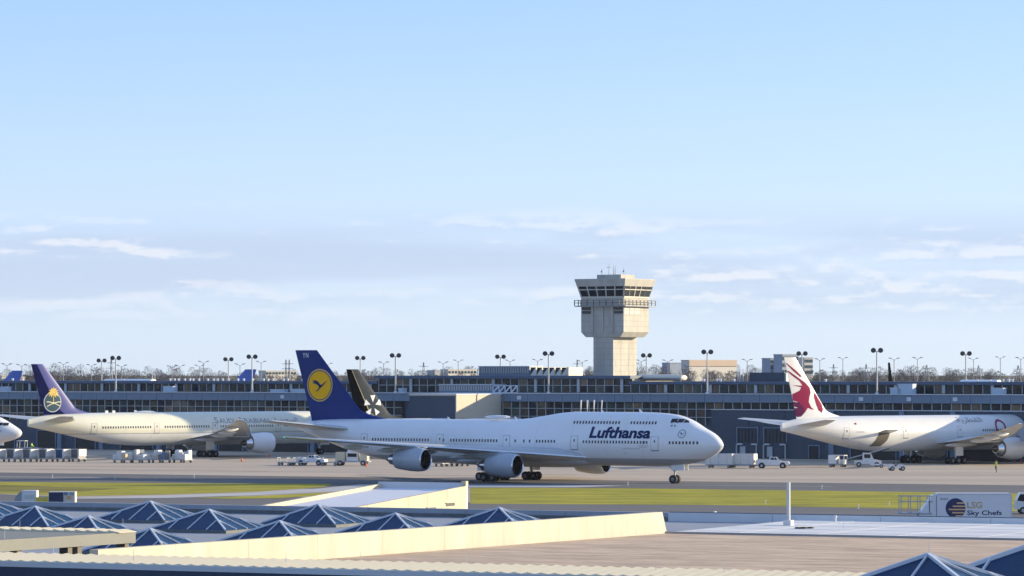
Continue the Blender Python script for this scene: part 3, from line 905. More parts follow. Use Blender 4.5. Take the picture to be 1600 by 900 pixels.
MB().prism_x([(Y0_, .2), (Lr, .2), (Lr, zF - .25), (Y0_, rz(Y0_) - .25)], -Wd, -.35).build('sloping_roof', mat('ramp_roof_white', (0.74, .74, .77), .7, noise=.06, scale=.2), rampb)
MB().box(-Wd - .4, 0, Lr, Lr + .35, 0, zF + .28).build('end_parapet', mat('ramp_parapet', (0.60, .60, .62), .7), rampb)
MB().box(-.45, .03, Lr - .1, Lr + .4, zF + .003, zF + .45).build('end_post', mat('ramp_cream', (0.62, .55, .4)), rampb)
for y_, z_ in ((Lr - 3.2, zF - 1.55), (Lr - 7.0, zF - 1.85)):
    w_ = MB().box(.003, .02, y_ - .9, y_ + .9, z_ - .16, z_ + .12).build('vent_opening', M_BLACK, sw)
    MB().box(.003, .12, y_ - 1.0, y_ + 1.0, z_ + .12, z_ + .18).build('hood', M_CONC, w_)
for i in range(1, 7):
    y_ = Y0_ + (Lr - Y0_) * i / 7
    MB().box(.001, .012, y_ - .02, y_ + .02, .2, rz(y_) - .02).build('joint', jt, sw)
# ================================================================== AIRLINERS  (nose at x=0, tail towards -x, y to port, z up)
class Hull:
    def __init__(s, top, bot, hw, lobe=None, main_top=None, length=None):
        s.top, s.bot, s.hw = pchip(top), pchip(bot), pchip(hw)
        s.main_top = main_top; s.lobe = lobe; s.length = length; s.cache = {}
    def half(s, st):
        """right-hand outline at station st, bottom to top: list of (width, z)"""
        k = round(st, 3)
        if k in s.cache: return s.cache[k]
        t, b, h = s.top(st), s.bot(st), s.hw(st)
        mt = min(t, s.main_top) if s.main_top else t
        zc, rz = (mt + b) / 2, (mt - b) / 2
        pts = [(h * math.cos(a), zc + rz * math.sin(a)) for a in np.linspace(-math.pi / 2, math.pi / 2, 41)]
        if s.lobe and t > mt + .01:
            r = min(s.lobe, h * .8); c = t - r
            pts += [(r * math.cos(a), c + r * math.sin(a)) for a in np.linspace(-math.pi / 2, math.pi / 2, 31)]
        pts = sorted(set((round(z, 4), round(max(w, 0), 4)) for w, z in pts))
        hull = []
        for z, w in pts:                     # outer (right) chain of the convex hull
            while len(hull) > 1:
                (z0, w0), (z1, w1) = hull[-2], hull[-1]
                if (w1 - w0) * (z - z0) <= (w - w0) * (z1 - z0): hull.pop()
                else: break
            hull.append((z, w))
        out = ([q[0] for q in hull], [q[1] for q in hull])
        s.cache[k] = out
        return out
    def width(s, st, z):
        zs, ws = s.half(st)
        return float(np.interp(z, zs, ws))
    def ring(s, st, n=28):
        zs, ws = s.half(st)
        zs, ws = np.array(zs), np.array(ws)
        d = np.concatenate([[0], np.cumsum(np.hypot(np.diff(zs), np.diff(ws)))])
        q = np.linspace(0, d[-1], n)
        z, w = np.interp(q, d, zs), np.interp(q, d, ws)
        return [(-st, -w[i], z[i]) for i in range(n)] + [(-st, w[i], z[i]) for i in range(n - 2, 0, -1)]
    def on(s, st, z, side=-1, off=0.02):
        e = 0.05
        w = s.width(st, z); g_ = (s.width(st, z + e) - s.width(st, z - e)) / (2 * e)
        l = math.hypot(1, g_)
        return (-st, side * (w + off / l), z - g_ * off / l)
def rect(u0, u1, v0, v1): return [(u0, v0), (u1, v0), (u1, v1), (u0, v1)]

def wing_mesh(secs, side, n=9, sub=3):
    """secs: (span, le station, te station, z, thickness ratio)"""
    S = []
    for a, b in zip(secs[:-1], secs[1:]):
        for i in range(sub):
            S.append([a[k] + (b[k] - a[k]) * i / sub for k in range(5)])
    S.append(list(secs[-1]))
    rings = []
    for (y, le, te, z, t) in S:
        c = te - le
        up, lo = [], []
        for i in range(n + 1):
            f = (1 - math.cos(math.pi * i / n)) / 2
            th = naca(f, t) * c
            cam_ = 0.02 * c * math.sin(math.pi * f)
            up.append((-(le + f * c), side * y, z + th + cam_)); lo.append((-(le + f * c), side * y, z - th * .8 + cam_))
        rings.append(up + lo[-2:0:-1])
    return MB().loft(rings)

def airliner(P):
    root = thing('airliner', P['label'], 'airplane', (P['X'], P['D'], 0), P['yaw'], P.get('group'))
    H = P['hull']; L_ = H.length
    st = sorted(set([0, .05, .15, .3, .5, .8, 1.2, 1.7, 2.3, 3, 3.8, 4.6, 5.5, 6.5, 7.5, 9, 11, 13] + list(np.arange(15, L_ * .66, 2.5)) + list(np.arange(L_ * .66, L_, 1.1)) + [L_ - .3, L_]))
    fus = MB().loft([H.ring(s_) for s_ in st]).build('fuselage', P['paint'], root, smooth=50)
    # fin
    Fz0, Fz1, leb, teb, let, tet = P['fin']
    def fin_le(z):
        v = (z - Fz0) / (Fz1 - Fz0)
        base = leb + (let - leb) * v
        return base - P.get('fillet', 3.5) * max(0, 1 - v / .14) ** 2
    def fin_te(z): return teb + (tet - teb) * (z - Fz0) / (Fz1 - Fz0)
    def fin_half(s_, z):
        a, b = fin_le(z), fin_te(z)
        return naca((s_ - a) / (b - a), .10 if z > Fz0 else .09) * (b - a) * .9 + .02
    rings = []
    for z in [Fz0 - 1.2, Fz0 - .5] + list(np.linspace(Fz0, Fz0 + .14 * (Fz1 - Fz0), 6)) + list(np.linspace(Fz0 + .2 * (Fz1 - Fz0), Fz1, 6)):
        zz = max(z, Fz0)
        a, b = fin_le(zz), fin_te(zz)
        n = 12; up, lo = [], []
        for i in range(n + 1):
            f = (1 - math.cos(math.pi * i / n)) / 2
            s_ = a + f * (b - a); h = fin_half(s_, zz) if 0 < i < n else 0.01
            up.append((-s_, -h, z)); lo.append((-s_, h, z))
        rings.append(up + lo[-2:0:-1])
    fin = MB().loft(rings).build('fin', P['fin_paint'], root, smooth=45)
    fmap = lambda u, v, o=0.03: (-u, -(fin_half(u, v) + o), v)
    fmapl = lambda u, v, o=0.03: (-u, (fin_half(u, v) + o), v)
    P['fin_le'], P['fin_te'], P['fmap'], P['fmapl'], P['fin_obj'] = fin_le, fin_te, fmap, fmapl, fin
    # tailplanes
    for side, nm in ((-1, 'tailplane'), (1, 'tailplane')):
        wing_mesh([(P['tp_root'], *P['tp'][0], .10), (P['tp_span'], *P['tp'][1], .09)], side).build(nm, P['tp_paint'], root, smooth=45)
    # wings, flap fairings
    for side in (-1, 1):
        wg = wing_mesh(P['wing'], side).build('wing', P['wing_paint'], root, smooth=45)
        def wing_at(y):
            for a, b in zip(P['wing'][:-1], P['wing'][1:]):
                if a[0] <= y <= b[0]:
                    f = (y - a[0]) / (b[0] - a[0]); return [a[k] + (b[k] - a[k]) * f for k in range(5)]
        edge = MB()
        ss = P['wing']
        for a, b in zip(ss[:-1], ss[1:]):
            edge.tube((-(a[1] + .06), side * a[0], a[3]), (-(b[1] + .06), side * b[0], b[3]), .035 * (a[2] - a[1]) ** .5 + .06, .035 * (b[2] - b[1]) ** .5 + .06, 8)
        edge.build('leading_edge', M_SILVER, wg, smooth=40)
        for y in P.get('fairings', ()):
            q = wing_at(y); c = q[2] - q[1]
            rg = []
            for f, r in ((.45, .02), (.55, .28), (.75, .42), (.95, .36), (1.12, .03)):
                rg.append([(-(q[1] + f * c), side * y + .5 * r * math.cos(2 * math.pi * i / 10), q[3] - .35 - .25 * f + r * math.sin(2 * math.pi * i / 10)) for i in range(10)])
            MB().loft(rg).build('flap_fairing', P['wing_paint'], wg, smooth=50)
        # engines
        for (y, sx, z, r) in P['engines']:
            c = (-sx, side * y, z)
            nac = MB().lathe_x([(.12, r * .90), (.3, r * .95), (.8, r), (1.6, r * 1.02), (2.8, r * .985), (4.2, r * .88), (5.0, r * .79), (5.0, r * .74), (4.2, r * .76)], c).build('engine', P['eng_paint'], root, smooth=50)
            MB().lathe_x([(.45, r * .80), (.2, r * .80), (.05, r * .825), (0, r * .86), (.04, r * .895), (.14, r * .905)], c).build('inlet_lip', M_SILVER, nac, smooth=60)
            MB().lathe_x([(.4, r * .81), (1.3, r * .82), (1.3, r * .25), (.8, .03)], c).build('fan', M_BLACK, nac, smooth=40)
            MB().lathe_x([(4.4, r * .70), (5.2, r * .56), (6.2, r * .42), (6.2, r * .33), (5.8, r * .30)], c).build('core_cowl', M_SILVER, nac, smooth=50)
            MB().lathe_x([(5.9, r * .29), (6.6, r * .22), (7.2, .03)], c).build('exhaust_plug', M_DARKMET, nac, smooth=50)
            q = wing_at(y)
            py_ = MB(); zw = q[3] - .1
            py_.prism_y([(-(sx + .9), z + r * .96), (-(q[1] + .2), zw + .12), (-(q[1] + (q[2] - q[1]) * .55), zw - .3), (-(sx + 5.6), z + r * .55), (-(sx + 3.2), z + r * .85)], side * y - .22, side * y + .22)
            py_.build('pylon', P['eng_paint'], nac)
    # landing gear
    wr = .62
    whl = MB(); whl.tube((0, -.2, 0), (0, .2, 0), wr, wr, 18); whl.tube((0, -.22, 0), (0, -.205, 0), wr * .5, wr * .5, 14, 1); whl.tube((0, .205, 0), (0, .22, 0), wr * .5, wr * .5, 14, 1)
    wme = whl.mesh('wheel', [M_TYRE, M_HUB])
    for (sx, y, rows, ztop) in P['gear']:
        gmb = MB(); gmb.tube((-sx, y, wr), (-sx + .1, y * .96, ztop), .2, .26, 10)
        gmb.bar((-sx + (rows - 1) * .75, y, wr), (-sx - (rows - 1) * .75 - .05, y, wr), .22)
        gmb.bar((-sx, y, 1.9), (-sx + 1.7, y * .9, ztop), .16)
        go = gmb.build('main_gear', M_STRUT, root)
        for r_ in range(rows):
            for d in (-.55, .55):
                link('wheel', wme, go, (-sx + ((rows - 1) / 2 - r_) * 1.45, y + d, wr))
        MB().box(-sx - .9, -sx + .9, y * 1.0 - .05 - (.85 if y < 0 else -.85), y + .05 - (.85 if y < 0 else -.85), 1.45, ztop - .2).build('gear_door', P['door_paint'], go)
    nx = P['nose_gear']
    ng = MB(); ng.tube((-nx, 0, wr), (-nx, 0, 3.2), .13, .16, 10); ng.bar((-nx + .1, 0, 1.6), (-nx - 1.5, 0, 3.0), .12); ng.tube((-nx, -.35, wr), (-nx, .35, wr), .09)
    ngo = ng.build('nose_gear', M_STRUT, root)
    for d in (-.42, .42): link('wheel', wme, ngo, (-nx, d, wr))
    for d in (-.55, .55):
        MB().box(-nx - .3, -nx + 1.9, d - .03, d + .03, 1.9, 2.9).build('gear_door', P['door_paint'], ngo)
    MB().box(-nx + .16, -nx + .3, -.25, .25, 1.75, 2.0).build('taxi_light', M_WHITE, ngo)
    # cabin windows and doors, both sides
    for side in (-1, 1):
        hm = lambda u, v, o=.02, sd=side: H.on(u, v, sd, o)
        ws = []
        for (s0, s1, z, pitch) in P.get('windows', ()):
            s_ = s0
            while s_ <= s1:
                if not any(abs(s_ - d[0]) < .95 for d in P['doors'] if abs(d[1] - z) < 1.4):
                    ws.append(rect(s_ - .13, s_ + .13, z - .2, z + .2))
                s_ += pitch
        seams = [rect(q - .02, q + .02, H.bot(q) + .5, H.top(q) - .25) for q in np.arange(11.5, L_ - 8, 6.1)]
        stuff(decal('skin_seams', seams, lambda u, v: hm(u, v, .008), mat('skin_seam_grey', (.62, .63, .65), .5), fus, .35))
        o = decal('cabin_windows', ws, lambda u, v: hm(u, v, .025), M_CABWIN, fus, 100)
        if o: stuff(o)
        for (sd, zc_, hh) in P['doors']:
            sm = decal('door_seam', [rect(sd - .62, sd + .62, zc_ - hh, zc_ + hh)], lambda u, v: hm(u, v, .012), M_SEAM, fus, .3)
            dr = decal('door', [rect(sd - .56, sd + .56, zc_ - hh + .06, zc_ + hh - .06)], lambda u, v: hm(u, v, .025), P['door_paint'], fus, .3)
            decal('door_window', [rect(sd - .1, sd + .1, zc_ + .12, zc_ + .5)], lambda u, v: hm(u, v, .04), M_CABWIN, dr, 1)
            decal('sill', [rect(sd - .66, sd + .66, zc_ - hh - .1, zc_ - hh)], lambda u, v: hm(u, v, .04), M_SEAM, dr, 1)
        if 'cockpit' in P:
            for i, pl_ in enumerate(P['cockpit']):
                decal('cockpit_window', [pl_], lambda u, v: hm(u, v, .03), M_GLASS, fus, .15)
    return root, H, fus

# ---------------------------------------------------------------- jumbo jet on the taxiway
H747 = Hull([(0, 5.6), (.3, 6.1), (1.1, 6.95), (3.2, 8.05), (4.8, 8.95), (6, 9.45), (7.4, 9.83), (10, 10.08), (13, 10.18), (25, 10.18), (28, 9.9), (31, 9.42), (34, 9.05), (36, 8.95), (58, 8.95), (64, 8.93), (70, 8.75), (73, 8.45), (74.5, 8.15), (75, 7.95)],
            [(0, 5.4), (.3, 4.95), (1.1, 4.3), (2.5, 3.6), (4, 3.12), (6, 2.75), (9, 2.5), (12, 2.42), (54, 2.42), (59, 2.8), (65, 4.1), (70, 5.6), (73, 6.6), (75, 7.2)],
            [(0, .06), (.3, .6), (1.1, 1.22), (2.5, 1.95), (4, 2.45), (6, 2.85), (9, 3.15), (12, 3.25), (54, 3.25), (60, 3.1), (66, 2.5), (70, 1.8), (73, 1.1), (75, .35)], lobe=2.35, main_top=8.95, length=75.0)
X0, D0, TH = 29.95, 545.1, R(33.59)
def s747(px, r=3.25):                       # station on the starboard side that shows at photo column px
    k = (px - 800) / F_PX; c, s_ = math.cos(TH), math.sin(TH)
    return (X0 - r * s_ - k * (D0 - r * c)) / (c + k * s_)
def z747(px, py, r=3.25):
    s_ = s747(px, r); return dp(px, py, D0 + s_ * math.sin(TH) - r * math.cos(TH)).z
M_LHFUS = two_tone('white_over_grey_paint', (0.42, 0.44, 0.47), (0.85, 0.85, 0.86), 3.55)
dz = z747(900, 690)
doors747 = [(s747(x), dz - .15, .98) for x in (1022, 897, 791, 687, 568)]
uz = z747(970, 660.5, 2.6)
P = dict(label='white four-engined jumbo jet with dark blue tail and yellow disc, on the taxiway', X=X0, D=D0, yaw=-TH, hull=H747, paint=M_LHFUS,
         fin=(8.85, 19.3, 62.2, 72.6, 71.6, 75.7), fillet=4.5, fin_paint=M_BLUE, tp_root=1.2, tp_span=11.1, tp=[(62.6, 71.5, 7.2), (71.6, 74.6, 8.6)], tp_paint=M_WINGL,
         wing=[(2.2, 21.2, 39.2, 3.6, .12), (12.0, 30.2, 41.6, 4.55, .10), (22.5, 39.6, 46.4, 5.5, .095), (31.0, 47.4, 51.6, 6.3, .09), (34.2, 51.9, 53.4, 6.75, .08)], wing_paint=M_WINGG,
         engines=[(11.9, 27.0, 2.55, 1.72), (21.1, 36.6, 3.45, 1.68)], eng_paint=mat('engine_grey_blue', (0.40, 0.45, 0.52), .32, noise=.08, scale=.8), fairings=(7.5, 16, 20, 25),
         gear=[(36.1, -5.5, 2, 3.6), (36.1, 5.5, 2, 3.6), (39.3, -1.95, 2, 3.0), (39.3, 1.95, 2, 3.0)], nose_gear=8.0, doors=doors747, door_paint=M_WHITE,
         windows=[(s747(1083), s747(1041), dz, .508), (s747(1010), s747(908), dz, .508), (s747(866), s747(836), dz, .508), (s747(776), s747(702), dz, .508), (s747(669), s747(578), dz, .508), (s747(1022, 2.6), s747(982, 2.6), uz, .508), (s747(965, 2.6), s747(893, 2.6), uz, .508)],
         cockpit=[rect(6.6, 7.5, 8.78, 9.28), rect(5.75, 6.5, 8.76, 9.26)])
jumbo, H, fus = airliner(P)
hm = lambda u, v, o=.03: H.on(u, v, -1, o)
for s_ in (-1, 1):                          # front panes
    decal('cockpit_window', [[(4.9, 8.72), (5.65, 8.74), (5.65, 9.18), (5.2, 9.0)]], lambda u, v, sd=s_: H.on(u, v, sd, .03), M_GLASS, fus, .15)
for x in (805, 818.5, 827.5, 693, 1006):
    s_ = s747(x); decal('cabin_window', [rect(s_ - .13, s_ + .13, dz - .2, dz + .2)], lambda u, v: hm(u, v, .025), M_CABWIN, fus, 1)
# upper deck door
s_ = s747(973, 2.6); ud = decal('door', [[(s_ + .55, 7.6), (s_ - .55, 7.6), (s_ - .75, 9.75), (s_ + .35, 9.75)]], lambda u, v: hm(u, v, .02), M_WHITE, fus, .3)
decal('door_seam', [[(s_ + .6, 7.5), (s_ - .6, 7.5), (s_ - .6, 7.6), (s_ + .6, 7.6)]], lambda u, v: hm(u, v, .03), M_SEAM, ud, 1)
decal('cargo_door', [rect(s747(978), s747(973), 4.3, 4.36), rect(s747(999), s747(973), 4.95, 5.0)], lambda u, v: hm(u, v, .03), M_SEAM, fus, 1)
# lettering
sA, sB = s747(919.5), s747(1014.5); zA_, zB_ = z747(960, 685), z747(960, 667)
bm = fit_text('Lufthansa', sA - sB, zB_ - zA_, bold=.035, shear=.1)
decal_bm('lettering', bm, lambda u, v: hm(sA - u, zA_ + v, .035), M_NAVYTXT, fus, .25)
for j, w_ in ((0, 1.0), (1, .9)):
    bm = fit_text('Boeing 747-8' if j == 0 else 'Intercontinental', (s747(998) - s747(1012)) * w_, .15)
    decal_bm('small_lettering', bm, lambda u, v, j=j: hm(s747(998) - u, z747(1005, 697 + j * 2.2) + v, .03), M_GREYTXT, fus, 1)
# bird emblem
CRANE = [[(-1.55, .55), (-.75, .62), (-.2, .38), (.08, .02), (.35, -.12), (1.35, .5), (1.62, .58), (1.3, .36), (.5, -.38), (.1, -.62), (-.25, -.98), (-.95, -1.12), (-.3, -.78), (-.08, -.42), (-.42, -.1), (-.95, .12), (-1.5, .14), (-1.0, .26), (-1.5, .34), (-1.0, .42)]]
def place(polys, s0, z0, k, kx=1.0): return [[(s0 - u * k * kx, z0 + v * k) for u, v in p] for p in polys]
fm = P['fmap']
zc_ = dp(500, 602, D0 + 69 * math.sin(TH)).z; sc_ = s747(499.5, .3)
for fmx, sg in ((P['fmap'], 1), (P['fmapl'], 1)):
    decal('emblem_ring', ringpolys(sc_, zc_, 2.28, 2.5), lambda u, v: fmx(u, v, .03), mat('ring_gold', (0.62, 0.40, 0.12), .4), P['fin_obj'], 10)
    dd = decal('emblem_disc', [disc(sc_, zc_, 2.15, 44)], lambda u, v: fmx(u, v, .03), M_YELLOW, P['fin_obj'], .4)
    decal('emblem_bird', place(CRANE, sc_, zc_ + .15, 1.0), lambda u, v: fmx(u, v, .055), M_NAVYTXT, dd, .3)
sl_ = s747(474, 0); bm = fit_text('YN', 1.1, .75, space=1.2)
decal_bm('tail_letters', bm, lambda u, v: fm(s747(473, .2) - u, dp(474, 559, D0 + 73 * math.sin(TH)).z + v, .03), M_WHITE, P['fin_obj'], 1)
M_LHGREY = mat('emblem_grey_blue', (0.10, 0.14, 0.24), .5)
cs, cz = s747(1063, 2.9), z747(1063, 678, 2.9)
em = decal('emblem_ring', ringpolys(cs, cz, .52, .6, 28), lambda u, v: hm(u, v, .03), M_LHGREY, fus, 5)
decal('emblem_bird', place(CRANE, cs, cz + .03, .27), lambda u, v: hm(u, v, .03), M_LHGREY, fus, .2)
cs, cz = s747(1049, 2.7), z747(1049, 661.5, 2.7)
for i in range(5):
    a = R(90 + 72 * i)
    c = (cs + .42 * math.cos(a), cz + .42 * math.sin(a))
    decal('star_emblem', [[(c[0] + .2 * math.cos(a + b), c[1] + .2 * math.sin(a + b)) for b in (R(180), R(55), R(-55))]], lambda u, v: hm(u, v, .03), M_LHGREY, fus, 1)
# wing body fairing, aerials, tip light
rg = []
for s_, wy, zt, zb_ in ((20.5, 1.0, 3.4, 2.6), (23, 2.9, 4.2, 2.2), (28, 3.6, 4.4, 2.05), (38, 3.6, 4.2, 2.05), (43, 2.6, 3.6, 2.25), (46, .8, 3.0, 2.4)):
    rg.append([(-s_, wy * math.cos(2 * math.pi * i / 20), (zt + zb_) / 2 + (zt - zb_) / 2 * math.sin(2 * math.pi * i / 20)) for i in range(20)])
MB().loft(rg).build('wing_fairing', mat('fairing_grey', (0.44, .46, .49), .35), fus, smooth=60)
for s_, h_ in ((20, .35), (35, .45), (47, .35), (13.5, .5)):
    zt = H.top(s_); MB().add([(-s_, -.03, zt - .05), (-s_ - .45, -.03, zt - .05), (-s_ - .5, 0, zt + h_), (-s_ - .3, 0, zt + h_), (-s_, .03, zt - .05), (-s_ - .45, .03, zt - .05)], [(0, 1, 2, 3), (4, 3, 2, 5), (0, 3, 4), (1, 5, 2)]).build('aerial', M_WHITE, fus)
MB().lathe_x([(0, .04), (.1, .1), (.35, .08)], (-51.9, -34.1, 6.72), 10).build('navigation_light', mat('green_lamp', (0.02, .4, .2), .2, emit=((.05, 1, .5), .6)), jumbo)
rg = [[(-30 - s_, .95 * wy * math.cos(2 * math.pi * i / 14), 9.35 + .25 * wy * math.sin(2 * math.pi * i / 14)) for i in range(14)] for s_, wy in ((6.3, .1), (7, .8), (8.5, 1), (10, .7), (10.8, .1))]
MB().loft(rg).build('satellite_dome', M_WHITE, fus, smooth=60)
s_ = s747(494, .8); decal('tail_vent', [rect(s_ - .25, s_ + .25, 8.3, 8.75)], lambda u, v: hm(u, v, .03), M_BLACK, fus, 1)

# ---------------------------------------------------------------- wide-body twins at the gates
def hull777(): return Hull([(0, 4.6), (.3, 5.1), (1, 5.65), (2, 6.3), (3.5, 7.2), (5, 7.9), (7, 8.3), (9.5, 8.47), (52, 8.47), (60, 8.44), (66, 8.3), (70, 8.05), (73, 7.55), (73.8, 7.35)],
    [(0, 4.4), (.3, 3.85), (1, 3.4), (2, 3.0), (3.5, 2.62), (5, 2.4), (7, 2.28), (9.5, 2.25), (49, 2.25), (54, 2.5), (60, 3.35), (66, 4.5), (70, 5.3), (73, 5.85), (73.8, 6.0)],
    [(0, .06), (.3, .62), (1, 1.15), (2, 1.65), (3.5, 2.25), (5, 2.65), (7, 2.95), (9.5, 3.1), (50, 3.1), (56, 3.05), (62, 2.7), (67, 1.95), (70.5, 1.15), (73, .42), (73.8, .28)], length=73.8)
def wide_twin(label, X, D, th, paint, fin_paint, fin_h, eng_paint, wing_paint, tpz=7.0, **k):
    P = dict(label=label, X=X, D=D, yaw=-th, hull=hull777(), paint=paint, fin=(8.3, fin_h, 62.4, 70.3, 70.5, 73.2), fillet=3.2, fin_paint=fin_paint,
             tp_root=1.0, tp_span=10.76, tp=[(64.0, 71.0, tpz), (71.3, 74.0, tpz + 1.0)], tp_paint=wing_paint,
             wing=[(2.0, 23.0, 38.5, 3.5, .12), (10.5, 30.6, 40.2, 4.3, .11), (21.5, 39.3, 45.2, 5.6, .10), (30.0, 46.5, 49.2, 6.9, .09), (32.4, 49.4, 50.3, 7.4, .08)], wing_paint=wing_paint,
             engines=[(9.6, 25.3, 2.65, 1.95)], eng_paint=eng_paint, fairings=(6.5, 14.5, 19.5, 24.5), gear=[(37.1, -5.5, 3, 3.6), (37.1, 5.5, 3, 3.6)], nose_gear=5.9,
             doors=[(7.0, 5.55, .95), (18.5, 5.55, .95), (33.5, 5.6, .9), (47.0, 5.55, .95), (61.0, 5.6, .95)], door_paint=k.get('door_paint', paint),
             windows=k.get('windows', []), cockpit=[[(2.5, 6.0), (3.6, 6.02), (3.6, 6.7), (3.0, 6.65)], rect(3.7, 4.4, 6.05, 6.75)])
    r_, H_, f_ = airliner(P)
    return r_, H_, f_, P
def st_of(X, D, th, px, r=3.1):
    k = (px - 800) / F_PX; c, s_ = math.cos(th), math.sin(th)
    return (X - r * s_ - k * (D - r * c)) / (c + k * s_)
def z_of(X, D, th, px, py, r=3.1):
    s_ = st_of(X, D, th, px, r); return dp(px, py, D + s_ * math.sin(th) - r * math.cos(th)).z

# cream jet on the left, palm on its tail
SX, SD, STH = -33.0, 753.1, -0.714
M_SAND = two_tone('sand_over_white_paint', (0.78, 0.78, 0.75), (0.80, 0.775, 0.62), 4.55, line=(0.35, .38, .42))
M_BLUESHEEN = mat('sheen_tinted_blue_paint', (0.075, 0.085, 0.30), .45, spec=.3, noise=.3, scale=.25)  # blue fin paint, its sun sheen put into a lighter base
M_NAVY = mat('midnight_blue_paint', (0.002, 0.006, 0.06), .6, spec=.04)
sau, H, fus, PS = wide_twin('cream airliner with sheen-tinted navy tail carrying a golden palm, parked at the concourse', SX, SD, STH, M_SAND, M_BLUESHEEN, 17.5, M_WHITE, M_WINGL,
    door_paint=mat('sand_door', (0.72, .68, .58), .35), windows=[(9, 17, 5.75, .56), (19.8, 32.4, 5.75, .56), (35, 45.5, 5.75, .56), (48.5, 59.5, 5.75, .56)])
hs = lambda u, v, o=.03: H.on(u, v, -1, o)
for fmx in (PS['fmap'], PS['fmapl']):
    z0, z1 = 8.2, 17.45
    pts = [(PS['fin_te'](z) - .02, z) for z in np.linspace(z0, z1, 12)] + [(PS['fin_le'](z) + (PS['fin_te'](z) - PS['fin_le'](z)) * (.56 if z > 9 else .62), z) for z in np.linspace(z1, z0, 12)]
    decal('rudder_paint', [pts], lambda u, v: fmx(u, v, .025), M_NAVY, PS['fin_obj'], .5)
    cs = st_of(SX, SD, STH, 84, .2); cz = z_of(SX, SD, STH, 84, 627, .2)
    decal('emblem_disc', [disc(cs + .25, cz - .15, 1.75, 36)], lambda u, v: fmx(u, v, .04), mat('teal_emblem', (0.005, .055, .085), .5), PS['fin_obj'], .5)
    decal('emblem_ring', ringpolys(cs + .25, cz - .15, 1.72, 1.86, 36), lambda u, v: fmx(u, v, .045), mat('emblem_pale', (0.55, .6, .55), .4), PS['fin_obj'], 9)
    gold = mat('palm_gold', (0.75, 0.52, 0.10), .5)
    fr = []
    for a in range(-55, 236, 29):
        l = 1.2 if a not in (-55, 235) else .95
        d = (math.cos(R(a)), math.sin(R(a))); nrm = (-d[1], d[0])
        c0 = (cs + .05, cz + 1.55)
        fr.append([(c0[0] + nrm[0] * .05, c0[1] + nrm[1] * .05), (c0[0] + d[0] * l * .6 + nrm[0] * .22, c0[1] + d[1] * l * .6 + nrm[1] * .22 + .05), (c0[0] + d[0] * l, c0[1] + d[1] * l - .12), (c0[0] + d[0] * l * .6 - nrm[0] * .12, c0[1] + d[1] * l * .6 - nrm[1] * .12)])
    fr.append([(cs - .03, cz - .55), (cs + .14, cz - .55), (cs + .1, cz + 1.6), (cs, cz + 1.6)])
    decal('palm_emblem', fr, lambda u, v: fmx(u, v, .05), gold, PS['fin_obj'], .6)
    sw_ = []
    for sg in (-1, 1):
        arc = [(cs + sg * (1.5 - 2.9 * q), cz - .2 - .25 * math.cos(q * 1.3) * 1 - 1.05 * q * q + .35) for q in np.linspace(0, 1, 9)]
        for p_, q_ in zip(arc[:-1], arc[1:]):
            sw_.append([(p_[0], p_[1] - .08), (q_[0], q_[1] - .08), (q_[0], q_[1] + .08), (p_[0], p_[1] + .08)])
    decal('sword_emblem', sw_, lambda u, v: fmx(u, v, .06), mat('emblem_cream', (.8, .75, .5), .4), PS['fin_obj'], 9)
sA, sB = st_of(SX, SD, STH, 337), st_of(SX, SD, STH, 422)
zA_, zB_ = z_of(SX, SD, STH, 380, 661), z_of(SX, SD, STH, 380, 653)
for word, f0, f1, hh in (('S', 0, .07, 1.15), ('AUDI', .085, .36, .9), ('A', .43, .53, 1.15), ('RABIAN', .545, 1, .9)):
    bm = fit_text(word, (sA - sB) * (f1 - f0), (zB_ - zA_) * hh)
    decal_bm('lettering', bm, lambda u, v, f0=f0: hs(sA - (sA - sB) * f0 - u, zA_ + v, .03), M_GREYTXT, fus, .3)
bm = fit_text('\uFE94\uFEF3\uFEA9\uFEEE\uFECC\uFEB4\uFEDF\uFE8D', sB - 1.2 - st_of(SX, SD, STH, 466), 1.15)
decal_bm('lettering', bm, lambda u, v: hs(sB - 1.2 - u, zA_ - .1 + v, .03), M_GREYTXT, fus, .3)
for x, y in ((178, 644.5), (167, 644.5), (212, 643)):
    s_ = st_of(SX, SD, STH, x, 0); MB().box(-s_ - .3, -s_ + .3, -.05, .05, 8.4, 8.85).build('aerial', M_WHITE, fus)
rg = [[(-(s_ + 1), .9 * wy * math.cos(2 * math.pi * i / 14), 8.5 + .3 * wy * math.sin(2 * math.pi * i / 14)) for i in range(14)] for s_, wy in ((44, .1), (45, .8), (46.5, 1), (48, .7), (49, .1))]
MB().loft(rg).build('satellite_dome', M_WHITE, fus, smooth=60)

# pale jet on the right, burgundy antelope on its tail
QX, QD, QTH = 102.4, 697.4, -0.692
M_PALEJ = mat('pale_grey_paint', (0.76, 0.75, 0.72), .3, coat=.3, noise=.06, scale=.4)
M_FINW = mat('fin_pale_paint', (0.72, 0.71, 0.69), .35, noise=.06, scale=.4)
M_BURG = mat('burgundy_paint', (0.24, 0.010, 0.06), .6, spec=.05)
qat, H, fus, PQ = wide_twin('pale grey airliner with burgundy antelope head on its tail, parked at the right', QX, QD, QTH, M_PALEJ, M_FINW, 18.5, mat('pale_engine', (0.72, .71, .66), .35, coat=.2), M_WINGL, door_paint=M_PALEJ,
    windows=[(9, 17, 5.75, .56), (19.8, 28, 5.75, .56)])
hq = lambda u, v, o=.03: H.on(u, v, -1, o)
def fq(x, y): return (st_of(QX, QD, QTH, x, .25), z_of(QX, QD, QTH, x, y, .25))
